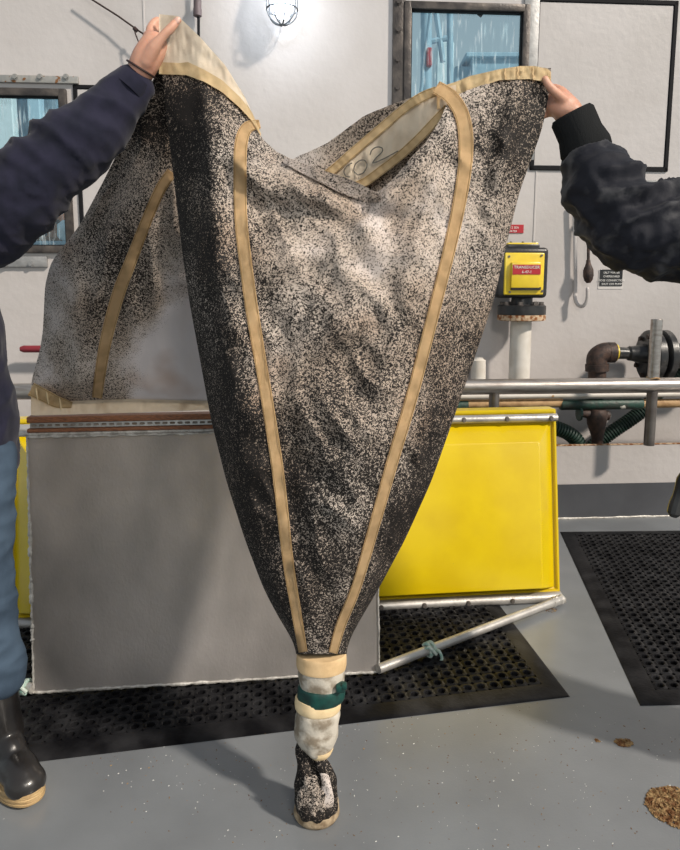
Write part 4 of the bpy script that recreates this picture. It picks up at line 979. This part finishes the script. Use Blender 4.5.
# ---------------------------------------------------------------- people
def limb(bm, pts, rad, sub=5, seg=16):
    """tapered rounded limb through joints"""
    P = catmull([(*p, r) for p, r in zip(pts, rad)], sub)
    tube(bm, [Vector(p[:3]) for p in P], [p[3] for p in P], seg, roundcap=True)
def person(label, J, clothes_top, trousers, facing, arm_sleeve, hair_r, hand, seeds, wr):
    """J: world joints"""
    f = Vector(facing).normalized(); s = Vector((f.y, -f.x, 0))       # s = the person's right-hand side
    root = thing('person', label, 'person', Vector((J['pelvis'].x, J['pelvis'].y, 0)))
    R3 = Matrix((s, f, Vector((0, 0, 1)))).transposed()
    # ---- one continuous body
    bm = NB()
    def E(c, r): ell(bm, c, r, R3, 3)
    head = J['head']
    E(head+Vector((0, 0, .02)), (.074, .094, .10)); E(head+f*.018+Vector((0, 0, -.045)), (.058, .070, .070)); E(head+f*.055+Vector((0, 0, -.088)), (.026, .024, .022))
    E(head+f*.094+Vector((0, 0, .024)), (.045, .010, .012))           # brow
    limb(bm, [head+f*.085+Vector((0, 0, .015)), head+f*.108+Vector((0, 0, -.022))], [.008, .013]); E(head+f*.104+Vector((0, 0, -.026)), (.018, .012, .009))
    E(head+f*.088+Vector((0, 0, -.052)), (.024, .011, .006)); E(head+f*.086+Vector((0, 0, -.063)), (.021, .011, .007))
    for k in (-1, 1): E(head+s*k*.077+f*-.004, (.008, .018, .030)); E(head+s*k*.034+f*.070+Vector((0, 0, -.025)), (.022, .018, .020))
    limb(bm, [head+Vector((0, 0, -.05)), J['neck']], [.055, .062])
    limb(bm, [J['neck']+Vector((0, 0, -.03)), J['chest'], J['waist'], J['pelvis']], [.07, .125, .11, .125])
    limb(bm, [J['sh_a'], J['neck']+Vector((0, 0, -.06)), J['sh_b']], [.055, .085, .055])
    limb(bm, [J['sh_a'], J['el_a'], J['wr_a']], [.052, .040, .027]); limb(bm, [J['sh_b'], J['el_b'], J['wr_b']], [.052, .040, .027])
    for k in 'ab': limb(bm, [J['hip_'+k], J['kn_'+k], J['an_'+k]], [.09, .060, .032]); limb(bm, [J['an_'+k]+Vector((0, 0, -.02)), J['an_'+k]+J['toe_'+k]*.15+Vector((0, 0, -.055))], [.035, .026])
    # hands
    for pts, rad in hand: limb(bm, pts, rad, 4, 12)
    wb = J['wr_b']; db = (wb-J['el_b']).normalized(); sb = f.cross(db).normalized()
    limb(bm, [wb, wb+db*.04, wb+db*.085], [.026, .036, .034])
    for k in range(4):
        o_ = f*(.03-.02*k)+db*.085+wb; l = (.070, .080, .074, .058)[k]; limb(bm, [o_, o_+db*l*.45, o_+db*l*.8-sb*.012, o_+db*l-sb*.03], [.010, .009, .008, .007], 4, 10)
    limb(bm, [wb+db*.03+f*.02, wb+db*.055+f*.05, wb+db*.09+f*.058], [.013, .011, .009], 4, 10)
    me = remesh(bm, .0042, 3); body = link('body', me, skin_m, root, auto=180)
    # eyes, hair
    for k in (-1, 1):
        bm = NB(); ell(bm, head+s*k*.032+f*.081+Vector((0, 0, .004)), (.012, .010, .009), R3, 2); e = obj('eye', bm, label_w, root)
        bm = NB(); ell(bm, head+s*k*.032+f*.089+Vector((0, 0, .004)), (.0052, .004, .0052), R3, 2); obj('iris', bm, brace_m, e)
    bm = NB(); ell(bm, head+f*-.018+Vector((0, 0, .040)), (.084, .100, .094), R3, 4)
    if hair_r: limb(bm, [head-f*.06, head-f*.08+Vector((0, 0, -.10)), head-f*.07+Vector((0, 0, -.17))], [.06, .05, .03])
    for v in bm.verts:
        q = R3.inverted() @ (v.co-head)
        if q.y > .045 and q.z < .055: v.co -= f*.06*(1 if q.z < .03 else .5)
    me = remesh(bm, .006, 2, lambda p: .005*noise.noise(Vector((p.x*60, p.y*60, p.z*12)))); link('hair', me, hair_m, root, auto=180)
    # ---- top garment
    bm = NB(); limb(bm, [J['neck']+Vector((0, 0, -.03)), J['chest'], J['waist'], J['pelvis']+Vector((0, 0, .02)), J['pelvis']+Vector((0, 0, -.06))], [.08, .150, .140, .155, .150], 6, 24)
    limb(bm, [J['sh_a'], J['neck']+Vector((0, 0, -.055)), J['sh_b']], [.075, .10, .075])
    limb(bm, [J['sh_b'], J['el_b'], J['wr_b']], [.078, .062, .046])
    sl_, rr = arm_sleeve; limb(bm, sl_, rr, 6, 22)
    els = J['el_a']
    def disp(p):
        d = .012*noise.noise(p*7+Vector((seeds, 0, 0)))
        # folds run across the sleeve, strongest at the elbow
        ax = (J['wr_a']-J['el_a']).normalized(); t = (p-els).dot(ax); k = math.exp(-((p-els).length/.2)**2)
        axp = els+ax*t if t > 0 else els+(J['sh_a']-els).normalized()*((p-els).dot((J['sh_a']-els).normalized()))
        up_ = .25+.75*sstep(-.05, .05, p.z-axp.z)
        d += up_*wr*k*(1-abs(2*noise.noise(Vector((t*13+p.z*4, p.y*9+p.x*3, seeds)))))-up_*wr*k*.5
        d += wr*.30*(1-abs(2*noise.noise(Vector((p.x*12+p.z*6, p.y*12, p.z*16))+Vector((0, seeds, 0)))))
        d += wr*.16*k*(1-abs(2*noise.noise(Vector((p.x*34+p.z*20, p.y*20, p.z*34-p.x*14)))))
        return d
    me = remesh(bm, .0065, 4, disp); top_ = link('jacket' if clothes_top is jacket_m else 'fleece', me, clothes_top, root, auto=180)
    # collar
    bm = NB(); tube(bm, [J['neck']+Vector((0, 0, -.035)), J['neck']+Vector((0, 0, .0)), J['neck']+Vector((0, 0, .035))], [.082, .073, .070], 24, cap=False); bmesh.ops.solidify(bm, geom=bm.faces[:], thickness=.006); obj('collar', bm, clothes_top, top_)
    # cuffs
    # ---- trousers
    bm = NB(); limb(bm, [J['waist']+Vector((0, 0, -.06)), J['pelvis'], J['pelvis']+Vector((0, 0, -.06))], [.115, .135, .12], 6, 24)
    for k in 'ab': limb(bm, [J['hip_'+k], J['hip_'+k].lerp(J['kn_'+k], .5), J['kn_'+k], J['kn_'+k].lerp(J['an_'+k], .48), J['kn_'+k].lerp(J['an_'+k], .58)], [.108, .098, .082, .080, .080], 6, 22)
    def dj(p): return .010*noise.noise(p*8)+.010*(1-abs(2*noise.noise(Vector((p.x*6, p.y*6, p.z*16)))))*(1 if p.z < .55 else .5)-.004
    me = remesh(bm, .0075, 4, dj); link('jeans', me, trousers, root, auto=180)
    # ---- boots
    for k in 'ab':
        an = J['an_'+k]; t = J['toe_'+k].normalized(); side_ = Vector((t.y, -t.x, 0)); Rb = Matrix((side_, t, Vector((0, 0, 1)))).transposed(); g = Vector((an.x, an.y, 0))
        bm = NB()
        kd = R3.to_4x4() @ Vector((0, 0, 0)); kv = Rb.inverted() @ (J['kn_'+k]-an); lean = lambda z: (kv.x/kv.z*(z-.09), kv.y/kv.z*(z-.09))
        P = catmull([(lean(.36)[0], lean(.36)[1], .36, .066, .068), (lean(.30)[0], lean(.30)[1], .30, .062, .064), (lean(.20)[0], lean(.20)[1], .20, .055, .060), (0, .0, .13, .056, .066), (0, .005, .10, .052, .066)], 4)
        for q0, q1 in zip(P, P[1:]): pass
        rings = [[g+Rb @ Vector((q[0]+q[3]*cos(a), q[1]+q[4]*sin(a), q[2])) for a in [2*pi*i/24 for i in range(24)]] for q in P]
        loft(bm, rings)
        ell(bm, g+Rb @ Vector((0, -.02, .07)), (.046, .062, .062), Rb, 3); ell(bm, g+Rb @ Vector((0, .05, .085)), (.044, .060, .058), Rb, 3)
        ell(bm, g+Rb @ Vector((.0, .11, .062)), (.050, .085, .048), Rb, 3); ell(bm, g+Rb @ Vector((.0, .155, .050)), (.052, .052, .042), Rb, 3)
        for v in bm.verts: v.co.z = max(v.co.z, .018)
        me = remesh(bm, .005, 6); bt_ = link('boot', me, boot_m, root, auto=180)
        for (z0, z1, gr, mm, nm) in ((.0, .030, .0, sole_m, 'sole'),):
            bm = NB(); out = []
            for i in range(48):
                a = 2*pi*i/48; y = sin(a); x = cos(a); yy = .062+.142*y; ww = .050+.008*sstep(-.2, .6, y)-.006*sstep(.1, -.6, y); sq = (abs(cos(a))**.75)*(1 if x > 0 else -1)
                out.append((ww*sq, yy))
            def rg(sc_, z): return [g+Rb @ Vector((x*sc_, .062+(y-.062)*(1+(sc_-1)*.5), z+.010*sstep(.10, .205, y))) for x, y in out]
            loft(bm, [rg(.92, 0), rg(1.02, .004), rg(1.04, .010), rg(1.02, .012), rg(1.04, .014), rg(1.04, .022), rg(1.02, .024), rg(1.04, .026), rg(1.03, .036), rg(.98, .038)])
            for v in bm.verts:
                if v.co.z < .012 and v.co.z > 0 and False: pass
            obj('sole', bm, sole_m, bt_)
        bm = NB(); rings = [[g+Rb @ Vector((lean(z)[0]+.0655*cos(a), lean(z)[1]+.0675*sin(a), z)) for a in [2*pi*i/32 for i in range(32)]] for z in (.300, .322)]; loft(bm, rings, False); bmesh.ops.solidify(bm, geom=bm.faces[:], thickness=.001); sb_ = obj('boot_band', bm, label_w, bt_)
        sb_['label'] = 'white band with a red stripe'
        bm = NB(); rings = [[g+Rb @ Vector((lean(z)[0]+.067*cos(a), lean(z)[1]+.069*sin(a), z)) for a in [2*pi*i/32 for i in range(32)]] for z in (.302, .306)]; loft(bm, rings, False); obj('boot_band', bm, red_m, bt_)
    return root, top_, f, s

V3 = Vector
# ---- left person: right arm raised, facing the net
J = dict(head=V3((-1.03, 1.60, 1.60)), neck=V3((-1.00, 1.63, 1.475)), chest=V3((-1.0, 1.66, 1.28)), waist=V3((-.985, 1.69, 1.09)), pelvis=V3((-.985, 1.70, .95)),
         sh_a=V3((-.91, 1.60, 1.405)), el_a=at(38, 182, 1.60), wr_a=at(135, 80, 1.655), sh_b=V3((-1.08, 1.78, 1.40)), el_b=V3((-1.15, 1.86, 1.14)), wr_b=V3((-1.06, 1.78, .90)))
J['toe_a'] = V3((.72, -.70, 0)).normalized(); q_ = fl(32, 806)-J['toe_a']*.19; J['hip_a'] = V3((-.925, 1.66, .90)); J['kn_a'] = at(-22, 575, 1.66); J['an_a'] = V3((q_.x, q_.y, .09))
J['hip_b'] = V3((-1.02, 1.78, .90)); J['kn_b'] = V3((-1.06, 1.80, .50)); J['an_b'] = V3((-1.09, 1.86, .09)); J['toe_b'] = V3((.7, -.7, 0))
lh = [([at(137, 78, 1.655), at(146, 60, 1.650), at(154, 46, 1.655)], [.029, .034, .032]),
      ([at(146, 62, 1.64), at(152, 48, 1.645), at(150, 38, 1.665)], [.024, .022, .018]),
      ([at(150, 42, 1.670), at(151, 29, 1.682), at(158, 21, 1.70), at(167, 26, 1.712)], [.0125, .0115, .0105, .009]),
      ([at(156, 45, 1.675), at(160, 33, 1.695), at(168, 30, 1.712), at(175, 37, 1.715)], [.0125, .011, .010, .009]),
      ([at(160, 51, 1.675), at(167, 42, 1.70), at(175, 42, 1.712), at(180, 48, 1.712)], [.012, .0105, .0095, .0085]),
      ([at(161, 58, 1.672), at(169, 53, 1.695), at(175, 54, 1.705), at(178, 58, 1.706)], [.011, .009, .0085, .0075]),
      ([at(146, 62, 1.632), at(154, 48, 1.622), at(163, 36, 1.618), at(171, 28, 1.620), at(178, 20, 1.628)], [.018, .0145, .0105, .0105, .0085])]
shm = J['sh_a'].lerp(J['el_a'], .5)
sleeve = [J['sh_a'], shm+V3((0, 0, -.01)), at(30, 182, 1.60), at(66, 152, 1.61), at(100, 122, 1.63), at(124, 95, 1.65), at(134, 84, 1.655)]
pL, topL, f, s = person('person at the left in navy fleece and jeans holding up the net corner', J, fleece_m, jeans_m, (.80, -.45, 0), (sleeve, [.080, .082, .086, .075, .066, .050, .040]), False, lh, 3.0, .024)
# wrist cords, thumb nail
def band(name, c, axis, r, mat, parent, rr=.0022):
    a = V3(axis).normalized(); u = a.orthogonal().normalized(); v = a.cross(u); bm = NB()
    tube(bm, [V3(c)+(u*cos(t)+v*sin(t))*r for t in [i*pi/16 for i in range(33)]], rr, 8, cap=False); obj(name, bm, mat, parent)
ax = at(146, 60, 1.65)-at(137, 78, 1.655)
band('bracelet', at(141, 69, 1.652), (at(150, 56, 1.65)-at(141, 75, 1.655))+V3((.0, 0, .0)), .0335, brace_m, pL, .0026)
band('bracelet', at(135.5, 76, 1.655), ax, .0345, magenta_m, pL, .0028)
bm = NB(); c = at(177, 20.5, 1.6195); ell(bm, c, (.0065, .003, .009), Matrix.Rotation(radians(35), 3, 'Y'), 2); obj('thumbnail', bm, nail_m, pL)
bm = NB(); P = [at(128, 90, 1.65), at(137, 79, 1.655)]; tube(bm, [P[0], P[0].lerp(P[1], .5), P[1]], [.045, .044, .040], 20); obj('cuff', bm, fleece_m, topL)

# ---- right person: left arm raised
J = dict(head=V3((1.24, 1.62, 1.60)), neck=V3((1.20, 1.64, 1.475)), chest=V3((1.19, 1.67, 1.28)), waist=V3((1.20, 1.69, 1.09)), pelvis=V3((1.22, 1.70, .95)),
         sh_a=V3((1.04, 1.63, 1.38)), el_a=at(628, 232, 1.62), wr_a=at(575, 122, 1.68), sh_b=V3((1.36, 1.72, 1.39)), el_b=V3((1.44, 1.70, 1.13)), wr_b=V3((1.36, 1.56, .93)))
J['hip_a'] = V3((1.14, 1.67, .90)); J['kn_a'] = V3((1.18, 1.64, .50)); J['an_a'] = V3((1.20, 1.70, .09)); J['toe_a'] = V3((-.5, -.8, 0))
J['hip_b'] = V3((1.30, 1.73, .90)); J['kn_b'] = V3((1.34, 1.70, .50)); J['an_b'] = V3((1.38, 1.76, .09)); J['toe_b'] = V3((-.3, -.9, 0))
rh = [([at(577, 125, 1.68), at(568, 112, 1.682), at(560, 102, 1.684)], [.028, .033, .030]),
      ([at(572, 112, 1.67), at(560, 108, 1.675), at(553, 106, 1.685)], [.024, .022, .018]),
      ([at(572, 104, 1.672), at(562, 92, 1.678), at(551, 88, 1.690), at(542, 92, 1.70), at(536, 98, 1.70)], [.013, .0120, .0105, .0100, .009]),
      ([at(568, 108, 1.688), at(556, 97, 1.69), at(545, 97, 1.70), at(537, 103, 1.705)], [.0125, .0115, .0105, .009]),
      ([at(564, 111, 1.69), at(553, 105, 1.695), at(544, 107, 1.705), at(537, 111, 1.705)], [.012, .011, .010, .009]),
      ([at(563, 115, 1.688), at(555, 113, 1.692), at(547, 114, 1.70), at(541, 117, 1.70)], [.011, .0095, .009, .008]),
      ([at(566, 102, 1.665), at(556, 93, 1.648), at(549, 86, 1.642), at(545, 79, 1.640)], [.014, .011, .0098, .0085])]
sleeve = [J['sh_a'], at(690, 233, 1.62), at(655, 230, 1.62), at(626, 220, 1.62), at(608, 195, 1.63), at(596, 172, 1.65), at(590, 158, 1.665)]
pR, topR, f, s = person('person at the right in dark charcoal jacket, only the raised arm in view', J, jacket_m, jeans_m, (-.75, -.6, 0), (sleeve, [.095, .108, .102, .088, .079, .068, .058]), True, rh, 8.0, .046)
bm = NB(); rings = []
P = [(571, 113, 1.68, .044), (572.5, 116.5, 1.68, .050), (580, 134, 1.675, .050), (585, 147, 1.67, .058), (588, 154, 1.67, .056)]
ctr = [at(x, y, Y) for x, y, Y, r in P]
for i, (x, y, Y, r) in enumerate(P):
    a = (ctr[min(i+1, 4)]-ctr[max(i-1, 0)]).normalized(); u = V3((0, 1, 0)); u = (u-a*u.dot(a)).normalized(); v = a.cross(u)
    rings.append([ctr[i]+(u*cos(t)+v*sin(t))*(r+(.0012 if k % 2 else -.0012)) for k, t in enumerate([2*pi*q/72 for q in range(72)])])
loft(bm, rings); cf = obj('knit_cuff', bm, knit_m, topR, auto=180)
bm = NB(); Ps = [V3((1.10, 1.60, .93)), at(712, 425, 1.62), at(688, 462, 1.64), at(680, 490, 1.66), at(673, 517, 1.66)]
tube(bm, catmull(Ps, 5), [.009]*13+[.014]*4+[.017, .018, .017, .008], 10); st = obj('hanging_strap', bm, black_p, pR)
